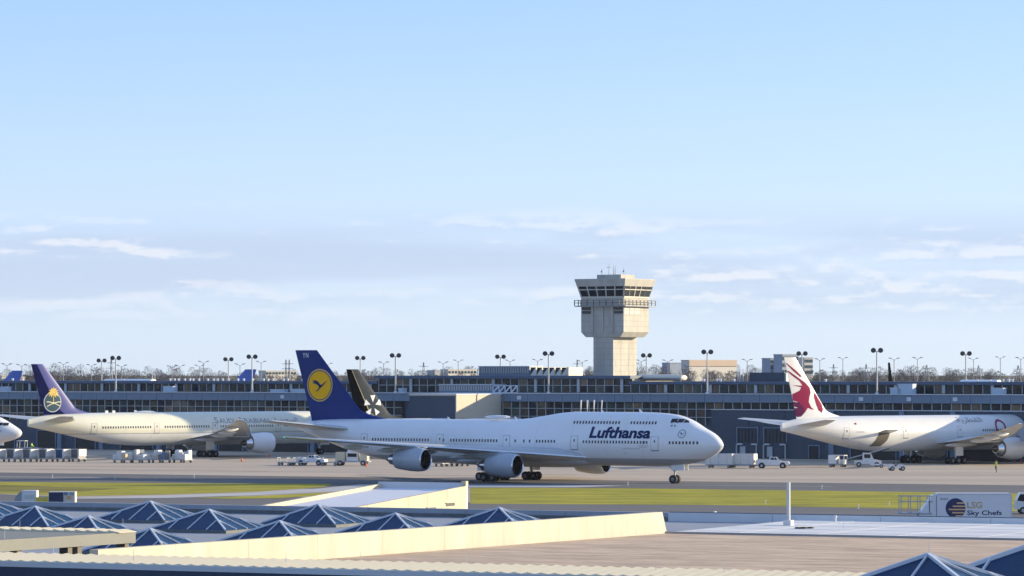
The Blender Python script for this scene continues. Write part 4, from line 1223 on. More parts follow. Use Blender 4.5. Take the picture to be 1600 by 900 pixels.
ory = [[(1228.6, 567), (1231, 568), (1245, 580), (1253, 588.5), (1250, 588.5), (1240, 579.5)],
       [(1230, 579), (1234, 580), (1247, 590), (1258, 598), (1265, 606), (1266, 613), (1264, 621), (1263, 628), (1267, 637), (1271, 639.5), (1268, 640), (1262, 637), (1258, 644), (1252, 651), (1247, 651.5), (1244, 649), (1242, 638), (1248, 637), (1241, 635), (1240.5, 630), (1248, 628), (1240, 626), (1239, 616), (1250, 610), (1252, 605), (1239, 602), (1254, 602.5), (1249, 595), (1240, 588)],
       [(1272, 612), (1276, 618), (1284, 632), (1286, 639), (1283, 645), (1278, 641), (1274, 630), (1271.5, 620)]]
for fmx in (PQ['fmap'], PQ['fmapl']):
    decal('antelope_emblem', [[fq(*p) for p in poly] for poly in ory], lambda u, v: fmx(u, v, .03), M_BURG, PQ['fin_obj'], .5)
    decal('antelope_plum', [[fq(*p) for p in ((1240, 627.5), (1249, 629), (1255, 636), (1257, 645), (1252, 651), (1247, 651.5), (1244, 649), (1242.2, 638.5), (1248, 637), (1241, 634.5))]], lambda u, v: fmx(u, v, .04), mat('plum_paint', (0.085, 0.006, 0.06), .6, spec=.05), PQ['fin_obj'], .5)  # plum-coloured rear part of the emblem
sA, sB = st_of(QX, QD, QTH, 1500), st_of(QX, QD, QTH, 1539)
zA_, zB_ = z_of(QX, QD, QTH, 1520, 662), z_of(QX, QD, QTH, 1520, 652)
bm = fit_text('\uFE94\uFEF3\uFEAE\uFEC4\uFED8\uFEDF\uFE8D', sA - sB, zB_ - zA_)
decal_bm('lettering', bm, lambda u, v: hq(sA - u, zA_ + v, .03), mat('brown_grey_lettering', (.22, .18, .17), .5), fus, .3)
s_, z_ = st_of(QX, QD, QTH, 1564), z_of(QX, QD, QTH, 1564, 667)
decal('lettering', ringpolys(s_, z_, .95, 1.35, 30), lambda u, v: hq(u, v, .03), mat('plum_lettering', (.25, .01, .10), .4), fus, 9)
decal('flag_mark', [rect(*[st_of(QX, QD, QTH, q) for q in (1341.5, 1338.5)], z_of(QX, QD, QTH, 1340, 663.5), z_of(QX, QD, QTH, 1340, 661))], lambda u, v: hq(u, v, .03), M_BURG, fus, 1)
bm = fit_text('A7-BAX', st_of(QX, QD, QTH, 1339) - st_of(QX, QD, QTH, 1351), .25)
decal_bm('registration', bm, lambda u, v: hq(st_of(QX, QD, QTH, 1339) - u, z_of(QX, QD, QTH, 1345, 676), .03) if False else hq(st_of(QX, QD, QTH, 1339) - u, z_of(QX, QD, QTH, 1345, 676) + v, .03), M_GREYTXT, fus, 1)
op = [(1373, 677), (1390, 676.5), (1387, 688), (1381, 697), (1365, 697.5), (1370, 687)]
co = decal('cargo_hold_opening', [[(st_of(QX, QD, QTH, x), z_of(QX, QD, QTH, x, y)) for x, y in op]], lambda u, v: hq(u, v, .03), mat('hold_brown', (.10, .085, .065), .8), fus, .3)
p0, p1 = [H.on(st_of(QX, QD, QTH, x), z_of(QX, QD, QTH, x, 677), -1, .05) for x in (1370, 1391)]
d_ = MB(); d_.add([p0, p1, (p1[0], p1[1] - 2.0, p1[2] + .55), (p0[0], p0[1] - 2.0, p0[2] + .55)], [(0, 1, 2, 3)])
d_.add([(a, b, c + .08) for a, b, c in d_.v], [(0, 1, 2, 3)])
d_.build('cargo_door', M_PALEJ, fus)

# black-tailed jet behind the jumbo, jets beyond the concourse, nose at the left edge
def small_twin(label, X, D, yaw, fin_paint, scale=1.0, group=None, paint=None, fin_h=17.0):
    P = dict(label=label, X=X, D=D, yaw=yaw, hull=hull777(), paint=paint or M_WHITE, fin=(8.3, fin_h, 60.2, 70.3, 69.9, 73.2), fillet=4.0, fin_paint=fin_paint,
             tp_root=1.0, tp_span=10.0, tp=[(64.0, 71.0, 7.0), (71.0, 73.6, 7.9)], tp_paint=M_WINGL,
             wing=[(2.0, 23.0, 38.5, 3.5, .12), (10.5, 30.6, 40.2, 4.3, .11), (30.4, 47.4, 50.2, 6.6, .09)], wing_paint=M_WINGL, engines=[(9.6, 25.3, 2.65, 1.8)], eng_paint=M_WHITE,
             gear=[(37.1, -5.5, 2, 3.6), (37.1, 5.5, 2, 3.6)], nose_gear=5.9, doors=[(7.0, 5.55, .95), (61.0, 5.6, .95)], door_paint=M_WHITE, windows=[(9, 59.5, 5.75, .56)], cockpit=[rect(2.6, 3.6, 6.05, 6.65), rect(3.7, 4.4, 6.1, 6.7)])
    r_, H_, f_ = airliner(P)
    r_.scale = (scale,) * 3
    return r_, H_, f_, P
BTH = R(-40)
M_BLKF = mat('black_tail_paint', (0.003, 0.004, 0.006), .7, spec=.0)
M_SHEENF = mat('painted_sheen_grey', (0.055, 0.07, 0.085), .55, spec=.06, noise=.5, scale=.3)  # sheen of the black tail put into the colour as grey
BK = .86
c_, s__ = math.cos(BTH), math.sin(BTH)
tipY = 716.0                                # depth of the fin tip
tp_ = dp(541, 577, tipY)
BX, BD = tp_.x + 73.2 * BK * c_, tipY - 73.2 * BK * s__
blk, H, fus, PB = small_twin('white jet with black tail, grey painted sheen and white triangles, behind the jumbo', BX, BD, -BTH, M_SHEENF, BK, fin_h=tp_.z / BK)
for fmx in (PB['fmap'], PB['fmapl']):
    z0, z1 = 8.3, tp_.z / BK - .05
    pts = [(PB['fin_te'](z) - .02, z) for z in np.linspace(z0, z1, 8)] + [(PB['fin_le'](z) + (PB['fin_te'](z) - PB['fin_le'](z)) * .6, z) for z in np.linspace(z1, z0, 8)]
    decal('rudder_paint', [pts], lambda u, v: fmx(u, v, .025), M_BLKF, PB['fin_obj'], .5)
    pts2 = [(PB['fin_le'](z) + (PB['fin_te'](z) - PB['fin_le'](z)) * q, z) for q, zz in ((.585, (z0, z1)), (.61, (z1, z0))) for z in np.linspace(*zz, 8)]
    decal('pinstripe', [pts2], lambda u, v: fmx(u, v, .035), mat('pinstripe_gold', (.5, .4, .2), .4), PB['fin_obj'], .5)
    f0 = 11.35
    sc0 = PB['fin_le'](f0) + (PB['fin_te'](f0) - PB['fin_le'](f0)) * .40
    for i in range(5):
        a = R(90 + 72 * i)
        c = (sc0 + 1.65 * math.cos(a), f0 + 1.65 * math.sin(a))
        decal('star_emblem', [[(c[0] + q * math.cos(a + b), c[1] + q * math.sin(a + b)) for q, b in ((.95, R(180)), (.9, R(50)), (.9, R(-50)))]], lambda u, v: fmx(u, v, .045), M_WHITE, PB['fin_obj'], .5)
M_UBLUE = mat('royal_blue_paint', (0.04, 0.12, 0.50), .35, noise=.2, scale=.3)
for lab, x, y, Yt, yaw, fp in (('jet with bright blue tail rising behind the concourse, at the far left edge', 32, 579, 900, 180 - 35, M_UBLUE), ('jet with bright blue tail rising behind the concourse, left of the big blue tail', 397, 577, 890, 180 - 35, M_UBLUE), ('jet seen from behind, its thin dark tail rising over the concourse', 1388, 566.5, 880, 78, M_BLKF)):
    yw_ = R(yaw); fwd = Vector((math.cos(yw_), math.sin(yw_), 0))
    p = dp(x, y, Yt); n = Vector((p.x, p.y, 0)) + fwd * 72.5
    small_twin(lab, n.x, n.y, yw_, fp, 1.0, fin_h=p.z)
npos = dp(34.5, 671, 748); yw_ = R(-6)
lj, H, fus, PL = small_twin('white airliner nose reaching in from the left edge, in shade', npos.x, npos.y, yw_, M_WHITE, .93)
bm = fit_text('4K', .9, .5)
decal_bm('nose_letters', bm, lambda u, v: H.on(4.6 - u, 4.7 + v, -1, .03), M_GREYTXT, fus, 1)
HAZE = 0.00002
# ================================================================== FLOODLIGHT MASTS AND STREET LAMPS
TENS = ['', 'first', 'second', 'third', 'fourth', 'fifth', 'sixth', 'seventh', 'eighth', 'ninth', 'tenth', 'eleventh', 'twelfth', 'thirteenth', 'fourteenth', 'fifteenth', 'sixteenth', 'seventeenth', 'eighteenth', 'nineteenth', 'twentieth']
def nth(i): return TENS[i] if i <= 20 else 'twenty-' + TENS[i - 20]
ORD = ['leftmost', 'second from left', 'third from left', 'fourth from left', 'fifth from left', 'sixth from left', 'seventh from left', 'eighth from left', 'ninth from left', 'tenth from left']
M_MAST = mat('mast_pale_grey', (0.50, 0.49, 0.46), .5)
M_LAMPD = mat('lamp_dark', (0.06, 0.063, 0.07), .5)
def mast(label, grp, base, h):
    m = thing('floodlight_mast', label, 'light mast', base, 0, grp)
    MB().tube((0, 0, 0), (0, 0, h - .2), .17, .11, 10).build('pole', M_MAST, m)
    MB().tube((0, 0, 0), (0, 0, .25), .35, .3, 10).build('foot', M_LEDGE, m)
    MB().bar((-.75, 0, h - .25), (.75, 0, h - .25), .12).build('crossarm', M_MAST, m)
    for s_ in (-1, 1):
        l = MB(); l.tube((s_ * .66, -.25, h - .05), (s_ * .66, .28, h + .1), .48, .33, 18)
        l.build('floodlight', M_LAMPD, m, smooth=40)
    return m
for i, (x, yt) in enumerate([(181, 559), (394, 557), (618, 555), (857, 552), (1105, 549.5), (1370, 547)]):
    p = OC + E1 * CT(x, 2.0) + W1 * 2.0
    mast('twin-globe floodlight mast standing on the concourse front ledge, %s' % ORD[i], 'floodlight masts on the concourse front ledge', (p.x, p.y, 12.0), dp(x, yt, p.y).z - 12.0)
for i, (x, yt) in enumerate([(159, 563), (357, 561), (563, 559), (782, 557), (1010, 555), (1253, 552), (1509, 552)]):
    p = OC + E1 * CT(x, 50.0) + W1 * 50.0
    mast('twin-globe floodlight mast rising behind the concourse roof, %s' % ORD[i], 'floodlight masts behind the concourse', (p.x, p.y, 0), dp(x, yt, p.y).z)
lamps = [(11, 569), (34, 570), (99, 567), (143, 570), (190, 571), (269, 572), (281, 571), (312, 571), (318, 565), (375, 569), (408, 565), (512, 568), (599.5, 566), (692.5, 566), (716, 563), (797, 563), (840, 562), (910, 564), (1002, 563), (1043.5, 563), (1167.5, 562), (1281, 561), (1317, 559), (1397, 560), (1433.5, 559), (1521, 560), (1563, 558), (1595, 559)]
cnt = 0
for i, (x, yt) in enumerate(lamps):
    Y = 1010 + (i * 37) % 140
    p = dp(x, yt, Y)
    m = thing('street_lamp', 'thin twin-arm lamp on the skyline behind the concourse, %s from the left' % nth(i + 1), 'street lamp', (p.x, p.y, 0), R(-20 + (i * 53) % 40), 'twin-arm lamps behind the concourse')
    h = p.z
    MB().tube((0, 0, 0), (0, 0, h - .3), .15, .09, 8).build('pole', mat('lamp_pole_grey', (0.28, .28, .29), .6), m)
    for s_ in (-1, 1):
        MB().bar((0, 0, h - .5), (s_ * .85, 0, h), .08).build('arm', mat('lamp_pole_grey', (.28, .28, .29)), m)
        hd_ = MB(); hd_.prism_y([(s_ * .7, h - .12), (s_ * 1.5, h + .08), (s_ * 1.5, h + .22), (s_ * .7, h + .12)], -.25, .25)
        hd_.build('lamp_head', mat('lamp_head_grey', (0.16, .16, .17), .6), m)
# power pylons on the horizon
for i, (x, yt, w_) in enumerate([(174, 560, 1.2), (447, 562, 1.2), (452, 562, .8), (662, 566, 1.5), (902, 562, 1.0), (1302.5, 569, 1.5), (1353.5, 569, 2.2), (1448, 570, 3), (1529, 571, 3.2), (1591, 571, 3.2)]):
    Y = 2100 + 120 * (i % 3); p = dp(x, yt, Y)
    m = thing('power_pylon', 'faint lattice power pylon on the horizon, %s from the left' % nth(i + 1), 'pylon', (p.x, p.y, 0), 0, 'power pylons on the horizon')
    b = MB(); h = p.z
    for sx, sy in ((-1, -1), (1, -1), (1, 1), (-1, 1)):
        b.bar((sx * w_, sy * w_, 0), (sx * .2, sy * .2, h), .22)
    for j in range(6):
        f0, f1 = 1 - j / 6 * .9, 1 - (j + 1) / 6 * .9
        b.bar((-w_ * f0, -w_ * f0, h * j / 6), (w_ * f1, -w_ * f1, h * (j + 1) / 6), .14); b.bar((w_ * f0, -w_ * f0, h * j / 6), (-w_ * f1, -w_ * f1, h * (j + 1) / 6), .14)
    b.build('lattice', mat('pylon_grey', (.30, .30, .31), .7), m)
    for q in (.78, .9):
        MB().bar((-2.6, 0, h * q), (2.6, 0, h * q), .25).build('crossarm', mat('pylon_grey', (.3, .3, .31)), m)

# ================================================================== FAR BUILDINGS
def far_building(label, x0, x1, ytop, Y, wall, rotz=-.35, roof=None, wins=None, base=0.0, depth=22, ledge=None):
    p0, p1 = dp(x0, ytop, Y), dp(x1, ytop, Y)
    w_ = (p1.x - p0.x); h = p0.z
    m = thing('far_building', label, 'building', ((p0.x + p1.x) / 2, Y, 0), R(38))
    w_ = max(4.0, w_ / math.cos(R(38)) - 4); depth = 9
    MB().box(-w_ / 2, w_ / 2, 0, depth, 0, h).build('wall', wall, m)
    r_ = MB().box(-w_ / 2 - .3, w_ / 2 + .3, -.3, depth + .3, h, h + .5).build('roof', roof or wall, m)
    if ledge:
        MB().box(-w_ / 2, w_ / 2, -.35, 0, h * ledge[0], h * ledge[1]).build('band', ledge[2], m)
    if wins:
        nx_, nz_, zlo = wins
        dx = w_ / nx_; dzz = (h - zlo) / nz_
        wm = MB().box(-dx * .33, dx * .33, -.15, .05, 0, dzz * .55).mesh('window', M_PANE[3])
        for i in range(nx_):
            for j in range(nz_):
                link('window', wm, m, (-w_ / 2 + dx * (i + .5), 0, zlo + dzz * (j + .2)))
    return m
M_FW = mat('far_white', (0.66, .62, .55), .8); M_FO = mat('far_orange', (0.60, .45, .33), .8); M_FB = mat('far_blue_grey', (0.30, .36, .45), .8); M_FG = mat('far_grey', (.42, .43, .45), .8)
far_building('long cream and orange building on the wooded horizon right of the tower', 1072, 1156, 563.5, 2850, M_FW, roof=M_FO, ledge=(.84, 1.0, M_FO), wins=(16, 1, 20.0))
far_building('low pale blue building adjoining the cream one on the horizon', 1043, 1073, 567.5, 2870, M_FB)
far_building('pale blue-grey office tower block behind the burgundy tail', 1218, 1252, 554.5, 2700, M_FB, wins=(7, 3, 15.0), roof=M_FG)
far_building('grey office wing with window grid, right of the burgundy tail', 1253, 1274, 559.5, 2715, M_FG, wins=(6, 3, 15.0))
far_building('lower blue-grey office wing left of the burgundy tail', 1200, 1219, 560.5, 2710, M_FB, wins=(5, 3, 14.0))
far_building('long white flat building on the horizon left of the louvred plant room', 697, 748, 578, 2750, M_FW, wins=(9, 1, 15.5))
far_building('small grey flat building on the horizon beside the white one', 676, 698, 579.5, 2760, M_FG)
far_building('white low warehouse on the horizon left of the big blue tail', 413, 466, 580, 2750, M_FW, wins=(10, 1, 15.0))
far_building('cream and orange stepped building at the far left horizon', 0, 17, 588, 1850, M_FW, roof=M_FO)
far_building('orange-roofed building on the left horizon beside the bright blue tail', 26, 40, 590, 1850, M_FO, roof=M_FW)
far_building('small white building on the wooded horizon right of the palm tail', 117, 141, 597, 1830, M_FO, roof=M_FW)

# ================================================================== WOOD ON THE HORIZON (one mass)
wr_ = random.Random(11)
wm_ = MB()
def far_tree(x, y, z, h, kind):
    wm_.add([(x - .25, y, z), (x + .25, y, z), (x + .08, y, z + h * .8), (x - .08, y, z + h * .8)], [(0, 1, 2, 3)], 2)
    cr = h * (.30 if kind == 1 else .36)
    for _ in range(230 if kind == 0 else 190):
        a = wr_.uniform(0, 6.283); f = wr_.uniform(-1, 1); k = math.sqrt(max(0, 1 - f * f)); rr = cr * wr_.random() ** .45
        c = Vector((x + math.cos(a) * rr * k, y + math.sin(a) * rr * k, z + h * .6 + f * h * .36))
        if kind == 0:                        # fine upright twigs
            d = Vector((math.cos(a) * .55 + wr_.uniform(-.3, .3), math.sin(a) * .4, wr_.uniform(.5, 1.1))) * wr_.uniform(.9, 2.1)
            o = Vector((wr_.uniform(.5, 1), wr_.uniform(-.5, .5), 0)) * .14
            wm_.add([c - o, c + o, c + d], [(0, 1, 2)], 0)
        else:
            s_ = wr_.uniform(.3, .75)
            wm_.add([c + Vector((wr_.uniform(-1, 1), wr_.uniform(-.6, .6), wr_.uniform(-.8, .8))) * s_ for _ in range(3)], [(0, 1, 2)], 1)
    for _ in range(7):
        a = wr_.uniform(0, 6.283); z0 = z + h * wr_.uniform(.3, .6)
        e_ = Vector((x + math.cos(a) * cr, y + math.sin(a) * cr, z0 + h * .3)); b_ = Vector((x, y, z0))
        wm_.add([b_ + Vector((0, 0, -.12)), b_ + Vector((0, 0, .12)), e_], [(0, 1, 2)], 2)
for row, (Y, hmin, hmax, step) in enumerate([(1520, 12, 17, 7), (1640, 13, 17, 7), (1800, 13, 18, 8), (2000, 14, 18, 8), (2300, 14, 18, 9), (2700, 14, 19, 10), (3200, 14, 20, 11)]):
    x = -Y * .155
    while x < Y * .155:
        yy = Y + wr_.uniform(-40, 40)
        px_ = 800 + F_PX * x / yy
        green = .12
        if 470 < px_ < 720: green = .45
        if px_ > 1260: green = .35
        if 330 < px_ < 470: green = .5
        far_tree(x + wr_.uniform(-3, 3), yy, hill_z(x, yy) - .3, wr_.uniform(hmin, hmax) * (.86 + .2 * math.sin(px_ * .021 + row) * math.sin(px_ * .0073 + 1.3 * row)) * (.92 if 40 < px_ < 330 else .80), 1 if wr_.random() < green else 0)
        x += step * .62 * wr_.uniform(.7, 1.2)
wo_ = wm_.build('far_wood', [mat('bare_twigs', (0.20, 0.155, 0.14), .95, col2=(.14, .11, .105), scale=.03, spec=.05), mat('dark_evergreen', (0.085, 0.105, 0.06), .95, col2=(.12, .125, .075), scale=.05, spec=.05), mat('bark', (.16, .135, .115), .9)], recalc=False)
stuff(tag(wo_, 'band of bare brown and dark green trees along the horizon', 'wood'))

# ================================================================== VEHICLES AND GROUND EQUIPMENT
def wheels(o, pts, r, w=.22, hub=True):
    m = MB(); m.tube((0, -w / 2, 0), (0, w / 2, 0), r, r, 16); m.tube((0, -w / 2 - .01, 0), (0, -w / 2, 0), r * .55, r * .55, 12, 1); m.tube((0, w / 2, 0), (0, w / 2 + .01, 0), r * .55, r * .55, 12, 1)
    me = m.mesh('wheel', [M_TYRE, mat('vehicle_hub', (.45, .45, .45), .4)])
    for x, y in pts: link('wheel', me, o, (x, y, r))
M_VW = mat('vehicle_white', (0.74, .74, .74), .35, coat=.3, noise=.08, scale=1.2)
M_TRIM = mat('trim_black', (.02, .02, .022), .6)
M_ULD = mat('container_side_shade', (0.13, .145, .17), .5, noise=.4, scale=2.5, metal=.2)  # shade of the camera-facing container sides, put into the colour
M_ULDW = mat('container_white', (0.70, .68, .64), .5, noise=.12, scale=1.3)
M_DOLLY = mat('dolly_steel', (0.36, .38, .40), .5)
def container_cart(label, grp, p, rz, body, w_=2.0, d_=1.9, h_=1.65, cut=True, side=None):
    o = thing('container_cart', label, 'cart', p, rz, grp)
    fr = MB(); fr.box(-w_ / 2 - .1, w_ / 2 + .1, -d_ / 2, d_ / 2, .48, .6); fr.bar((w_ / 2, 0, .5), (w_ / 2 + .8, 0, .42), .08)
    fr.build('dolly', M_DOLLY, o)
    wheels(o, [(-w_ * .36, -d_ * .4), (w_ * .36, -d_ * .4), (-w_ * .36, d_ * .4), (w_ * .36, d_ * .4)], .24, .14)
    c = MB()
    poly = [(-w_ / 2, .62), (w_ / 2 - .01, .62), (w_ / 2, .62 + h_), (-w_ / 2, .62 + h_)]
    if cut: poly = [(-w_ / 2, .62), (w_ / 2 - .3, .62), (w_ / 2, 1.05), (w_ / 2, .62 + h_), (-w_ / 2, .62 + h_)]
    c.prism_y(poly, -d_ / 2, d_ / 2)
    bo = c.build('container', body, o)
    for q in (-.5, 0, .5):
        MB().box(q * w_ * .62 - .03, q * w_ * .62 + .03, -d_ / 2 - .02, -d_ / 2, .66, .6 + h_).build('rib', M_DOLLY, bo)
    if side: MB().box(-w_ / 2 + .08, w_ / 2 - .35, -d_ / 2 - .03, -d_ / 2 - .022, .7, .55 + h_).build('shade_or_curtain', side, bo)  # dark sheet paints the side's shade; only the navy one is a real colour
    MB().box(-w_ / 2, w_ / 2, -d_ / 2 - .03, -d_ / 2 + .03, .6 + h_, .66 + h_).build('top_rail', M_LEDGE, bo)
    return o
RZ = -R(38)
row = 'cargo container carts in a row behind the taxiway, at the left'
names = ['at the very left edge of the frame', 'second from the left edge, below the white nose', 'below the green-vested driver', 'fourth from the left edge', 'with a navy side', 'at the right end of the left row']
for i, x in enumerate([-3, 23, 48, 73, 99, 123]):
    container_cart('white container cart with side painted dark, %s' % names[i], row, gp(x, 721.5), RZ, M_ULDW if i != 4 else M_ULDW, side=mat('navy_curtain', (.02, .06, .16), .6) if i == 4 else M_ULD)
# pallet dollies with loose freight
M_WRAP = mat('plastic_wrap', (.66, .65, .63), .35, noise=.25, scale=1.2)
M_NET = mat('netted_freight', (.16, .20, .27), .7, noise=.4, scale=2.0)
M_TAN = mat('carton_tan', (.62, .48, .33), .8, noise=.15, scale=2)
def freight_dolly(label, p, rz, seed, w_=3.2):
    r_ = random.Random(seed)
    o = thing('freight_dolly', label, 'dolly', p, rz, 'freight dollies under the cream airliner')
    fr = MB(); fr.box(-w_ / 2, w_ / 2, -1.1, 1.1, .46, .58); fr.bar((w_ / 2, 0, .5), (w_ / 2 + .7, 0, .4), .08)
    fr.build('dolly', M_DOLLY, o)
    wheels(o, [(-w_ * .36, -.9), (w_ * .36, -.9), (-w_ * .36, .9), (w_ * .36, .9)], .24, .14)
    x = -w_ / 2 + .05
    while x < w_ / 2 - .4:
        bw = min(r_.uniform(.6, 1.4), w_ / 2 - x - .02); y = -1.0
        while y < .7:
            bd = min(r_.uniform(.7, 1.2), 1.02 - y); bh = r_.uniform(.8, 1.75)
            c = MB(); t_ = r_.uniform(0, .14)
            c.loft([[(x, y, .59), (x + bw - .03, y, .59), (x + bw - .03, y + bd - .03, .59), (x, y + bd - .03, .59)], [(x, y, .59 + bh * .8), (x + bw - .03, y, .59 + bh * .75), (x + bw - .03, y + bd - .03, .59 + bh * .8), (x, y + bd - .03, .59 + bh * .8)], [(x + t_, y + t_, .59 + bh), (x + bw - .03 - t_, y + t_, .59 + bh - t_), (x + bw - .03 - t_, y + bd - .03 - t_, .59 + bh), (x + t_, y + bd - .03 - t_, .59 + bh)]])
            c.build('freight', r_.choice([M_WRAP, M_WRAP, M_NET, M_ULDW, M_TAN]), o)
            y += bd
        x += bw
    return o
for i, (x, lab) in enumerate([(192, 'dolly of gridded white boxes at the left end of the freight row'), (220, 'dolly of dark netted freight, second in the freight row'), (252, 'dolly of white wrapped freight in the middle of the freight row'), (285, 'dolly of white and tan cartons at the right end of the freight row')]):
    freight_dolly(lab, gp(x, 723), RZ, 40 + i)
# pickup
def pickup(label, p, rz, kind='pickup_truck', sc=1.0):
    o = thing(kind, label, 'truck', p, rz); o.scale = (sc,) * 3
    b = MB(); b.prism_y([(-2.65, .55), (2.75, .5), (2.8, .95), (2.65, 1.12), (1.3, 1.2), (-2.7, 1.2), (-2.75, .8)], -.95, .95)
    bo = b.build('body', M_VW, o)
    MB().box(-2.6, -.55, -.82, .82, 1.201, 1.21).build('load_bed', M_TRIM, o)
    sd = MB()
    for s_ in (-1, 1): sd.box(-2.68, -.5, s_ * .93 - .05, s_ * .93 + .05, 1.2, 1.42)
    sd.box(-2.7, -2.62, -.93, .93, 1.2, 1.42)
    sd.build('bed_side', M_VW, o)
    c = MB(); c.loft([[(-.5, -.92, 1.2), (1.45, -.92, 1.2), (1.45, .92, 1.2), (-.5, .92, 1.2)], [(-.4, -.76, 1.85), (.75, -.76, 1.85), (.75, .76, 1.85), (-.4, .76, 1.85)]])
    co_ = c.build('cab', M_VW, o)
    for s_ in (-1, 1):
        q = MB(); q.add([(-.3, s_ * .9, 1.27), (.95, s_ * .9, 1.27), (.62, s_ * .785, 1.78), (-.25, s_ * .785, 1.78)], [(0, 1, 2, 3)]); q.build('side_window', M_GLASS, co_)
        MB().box(.33, .4, s_ * .86 - .05, s_ * .86 + .05, 1.25, 1.8).build('door_pillar', M_VW, co_)
        MB().box(2.74, 2.83, s_ * .7 - .18, s_ * .7 + .18, .75, .95).build('headlight', M_LEDGE, o)
        MB().box(-2.77, -2.72, s_ * .8 - .1, s_ * .8 + .1, .8, 1.1).build('tail_light', mat('tail_red', (.35, .02, .02), .4), o)
    q = MB(); q.add([(1.38, -.82, 1.27), (1.38, .82, 1.27), (.82, .7, 1.8), (.82, -.7, 1.8)], [(0, 1, 2, 3)]); q.build('windscreen', M_GLASS, co_)
    MB().box(2.7, 2.9, -.9, .9, .45, .65).build('bumper', M_TRIM, o)
    wheels(o, [(-1.75, -.88), (1.75, -.88), (-1.75, .88), (1.75, .88)], .42, .26)
    for x in (-1.75, 1.75):
        for s_ in (-1, 1): MB().tube((x, s_ * .93, .45), (x, s_ * .962, .45), .52, .52, 16).build('wheel_arch', M_TRIM, bo)
    return o
pickup('white pickup truck in front of the concourse dock, right of the jumbo nose', gp(1207, 731.5), R(-8))
pickup('white pickup truck among dollies behind the jumbo tail', gp(487, 727), R(-20), sc=.95)
# van
def van(label, p, rz):
    o = thing('passenger_van', label, 'van', p, rz)
    b = MB(); b.prism_y([(-2.7, .45), (2.75, .45), (2.8, 1.0), (2.5, 1.2), (1.75, 2.0), (1.4, 2.1), (-2.6, 2.1), (-2.72, 1.9)], -.98, .98)
    bo = b.build('body', M_VW, o)
    for s_ in (-1, 1):
        for x0_, x1_ in ((-2.5, -1.5), (-1.4, -.5), (-.4, .45), (.6, 1.35)):
            MB().box(x0_, x1_, s_ * .985 - .008, s_ * .985 + .008, 1.3, 1.85).build('side_window', M_GLASS, bo)
        MB().box(2.73, 2.8, s_ * .75 - .15, s_ * .75 + .15, .75, .98).build('headlight', M_LEDGE, o)
    q = MB(); q.add([(2.49, -.85, 1.24), (2.49, .85, 1.24), (1.78, .85, 2.0), (1.78, -.85, 2.0)], [(0, 1, 2, 3)]); q.build('windscreen', M_GLASS, bo)
    wheels(o, [(-1.7, -.88), (1.75, -.88), (-1.7, .88), (1.75, .88)], .38, .24)
    return o
van('white passenger van parked at the concourse under the pale jet tail', gp(1294, 716.5), R(-4))
# long freight containers with sunlit end
for i, (x, w_) in enumerate([(1126, 4.6), (1160, 4.6)]):
    container_cart('long pale container on a dolly, %s' % ('nearest the jumbo nose' if i == 0 else 'beside the white pickup, its end sunlit'), 'long containers before the dock', gp(x, 731), -R(20), M_ULDW, w_=w_, d_=2.2, h_=1.75, cut=(i == 1))
# caged cart
cg = thing('baggage_cart', 'white roofed baggage cart with open side before the pale jet', 'cart', gp(1309, 730), -R(25))
b = MB(); b.box(-1.4, 1.4, -.8, .8, .5, .62); b.bar((1.4, 0, .5), (2.1, 0, .4), .08); b.build('deck', M_DOLLY, cg)
MB().box(-1.42, 1.42, -.85, .85, 1.95, 2.05).build('roof', M_VW, cg)
MB().box(-1.4, -.1, -.8, .8, .62, 1.95).build('closed_half', M_VW, cg)
for x, y in ((.6, -.78), (1.37, -.78), (1.37, .78)): MB().box(x - .04, x + .04, y - .04, y + .04, .62, 1.95).build('post', M_VW, cg)
MB().box(0, 1.35, -.1, .75, .62, 1.3).build('luggage', M_WRAP, cg)
wheels(cg, [(-1, -.7), (1, -.7), (-1, .7), (1, .7)], .25, .14)
# belt loader truck
bt = thing('belt_loader', 'white belt loader truck with dark ramp beneath the pale jet', 'loader', gp(1356, 729.5), R(-6))
b = MB(); b.prism_y([(-2.3, .5), (2.3, .5), (2.35, 1.0), (1.2, 1.25), (-2.3, 1.1)], -.95, .95); b.build('chassis', M_VW, bt)
b = MB(); b.prism_y([(-.9, 1.15), (1.0, 1.2), (.55, 2.3), (-.85, 2.4)], -.9, .3); cb = b.build('cab', M_VW, bt)
MB().box(-.6, .45, -.92, -.905, 1.5, 2.15).build('side_window', M_GLASS, cb)
q = MB(); q.add([(.93, -.8, 1.4), (.93, .2, 1.4), (.62, .2, 2.2), (.62, -.8, 2.2)], [(0, 1, 2, 3)]); q.build('windscreen', M_GLASS, cb)
b = MB(); b.bar((-4.2, .55, .9), (3.6, .55, 3.1), .9, .22); b.build('conveyor', M_TRIM, bt)
b = MB(); b.bar((-4.2, .1, 1.1), (3.6, .1, 3.3), .08, .2); b.build('side_rail', M_DOLLY, bt)
wheels(bt, [(-1.5, -.85), (1.5, -.85), (-1.5, .85), (1.5, .85)], .42, .26)
